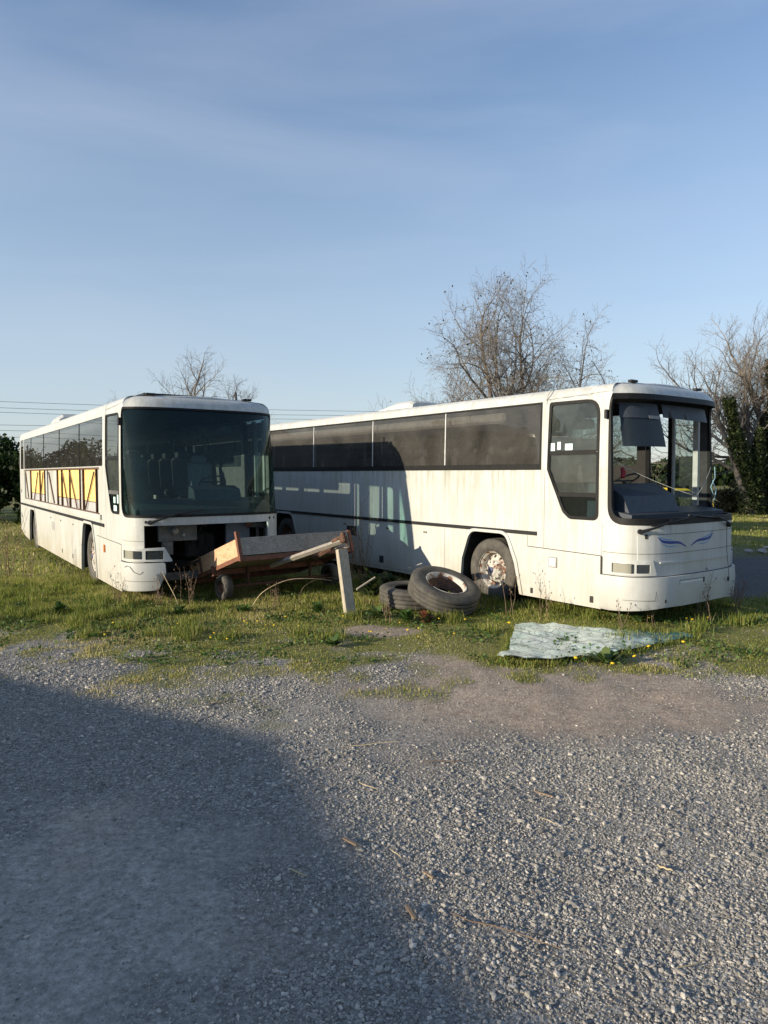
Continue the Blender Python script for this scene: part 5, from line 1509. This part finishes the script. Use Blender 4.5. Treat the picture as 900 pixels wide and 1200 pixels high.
LW = [(.30, 9.35, 46, .16, .12, 'leafgreen', 'leafy green dock plant in front of the flat tyre'), (.55, 9.3, 40, .15, .12, 'leafred', 'reddish dock plant in front of the tilted tyre'),
      (-.95, 10.0, 40, .14, .10, 'leafgreen', 'leafy weed left of the foot of the prop post'), (-.1, 9.7, 34, .14, .08, 'leafgreen', 'leafy weed right of the foot of the prop post'),
      (-4.6, 9.9, 60, .13, .10, 'leafgreen', 'dark green thistle clump in the grass before the left coach'), (-2.0, 9.95, 40, .15, .08, 'leafgreen', 'leafy weed right of the trailer wheel'),
      (-2.9, 9.9, 36, .14, .08, 'leafgreen', 'leafy weed left of the trailer wheel'), (2.35, 7.35, 30, .20, .02, 'leafgreen', 'dandelion rosette at the front edge of the shattered glass'),
      (-.2, 11.3, 70, .22, .35, 'hedge', 'dark leafy clump in shade against the right coach flank'), (.1, 11.6, 60, .2, .25, 'hedge', 'low dark clump behind the flat tyre'), (3.4, 9.35, 40, .14, .08, 'leafgreen', 'leafy weed under the bumper of the right coach'),
      (-.6, 8.05, 40, .14, .05, 'leafgreen', 'bright green weed tuft at the edge of the gravel')]
for i, (a, b, n, s_, h, m_, lab) in enumerate(LW): leafy(a, b, n, s_, h, M[m_], 400 + i, lab)
# dandelion flowers
fl = MB(); fl.lathe([(0, .012), (.010, .011), (.018, .006), (.016, 0), (.004, -.006)], (0, 0, 0), (0, 0, 1), 10, 0, False); fl.tube([(0, 0, -.006), (0, 0, -.07)], .0022, 4, 1)
FP = [(2.95, 7.75), (3.42, 7.95), (2.65, 7.35), (2.0, 7.25), (2.32, 7.05), (1.6, 8.9)] + [(random.uniform(-3.6, 1.2), random.uniform(8.0, 9.6)) for _ in range(26)] + [(random.uniform(2, 5), random.uniform(8.8, 9.4)) for _ in range(5)]
f0 = None
for i, (a, b) in enumerate(FP):
    if f0 is None: f0 = fl.build('dandelion_flower', [M['petal'], M['leafgreen']]); o = f0
    else: o = f0.copy(); COL.objects.link(o)
    s_ = 1.25 if i < 6 else random.uniform(.55, 1.0); o.scale = (s_,) * 3; o.location = (a, b, float(ground_z(a, b)) + .085); o.rotation_euler = (random.uniform(-.4, .4), random.uniform(-.4, .4), 0)
    tag(o, 'small yellow dandelion flower in the grass', 'flower', 'dandelions')

# ------------------------------------------------------------------ sticks and chips on the gravel
ST = [(-.10, 5.05, .42, .10, .006, 'straw', 'long thin pale straw lying on the gravel in the middle'), (.42, 4.75, .30, .0, .007, 'dead', 'brown twig on the gravel right of the long straw'),
      (-.10, 4.35, .14, -.6, .005, 'straw', 'short straw below the long one on the gravel'), (1.0, 4.30, .12, -.5, .007, 'chip', 'orange brown wood chip on the right gravel'),
      (.95, 3.95, .12, -.7, .004, 'straw', 'thin straw below the orange chip'), (-.18, 3.65, .11, -.8, .009, 'chip', 'split wood chip just inside the shadow edge'),
      (.22, 3.35, .07, -.9, .008, 'chip', 'pale bark chip near the shadow edge'), (.12, 3.05, .11, 1.9, .008, 'chip', 'grey brown chip in the shadow near the bottom'),
      (.52, 2.95, .5, -.5, .006, 'dead', 'long dark twig on the gravel at the bottom'), (1.42, 3.45, .08, -.8, .010, 'straw', 'small pale chip at the right'),
      (-.42, 3.35, .11, -.7, .010, 'straw', 'thin pale chip in the shadow left of the split chip'), (.06, 3.55, .10, -1.0, .005, 'straw', 'short straw beside the shadow edge'), (-1.4, 6.0, .3, .5, .008, 'dead', 'brown twig near the edge of the grass'),
      (1.25, 2.75, .16, .4, .006, 'straw', 'curled straw at the bottom right')]
for i, (a, b, L, ang, r_, mt, lab) in enumerate(ST):
    mb = MB(); R = random.Random(i + 5); n = 6
    if mt == 'chip': mb.bevbox((0, 0, 0), (L, r_ * 2.2, r_), r_ * .3); 
    else: mb.tube([(L * (t - .5), R.gauss(0, L * .02), R.gauss(0, .002)) for t in np.linspace(0, 1, n)], [r_ * .5 * k for k in (.7, 1, 1, .9, .8, .5)], 5)
    o = mb.build('wood_chip' if mt == 'chip' else 'stick', M[mt]); o.location = (a, b, float(ground_z(a, b)) + .016 + r_ * .3); o.rotation_euler = (R.uniform(-.1, .1), R.uniform(-.08, .08), ang)
    tag(o, lab, 'chip' if mt == 'chip' else 'stick', 'sticks and chips on the gravel')
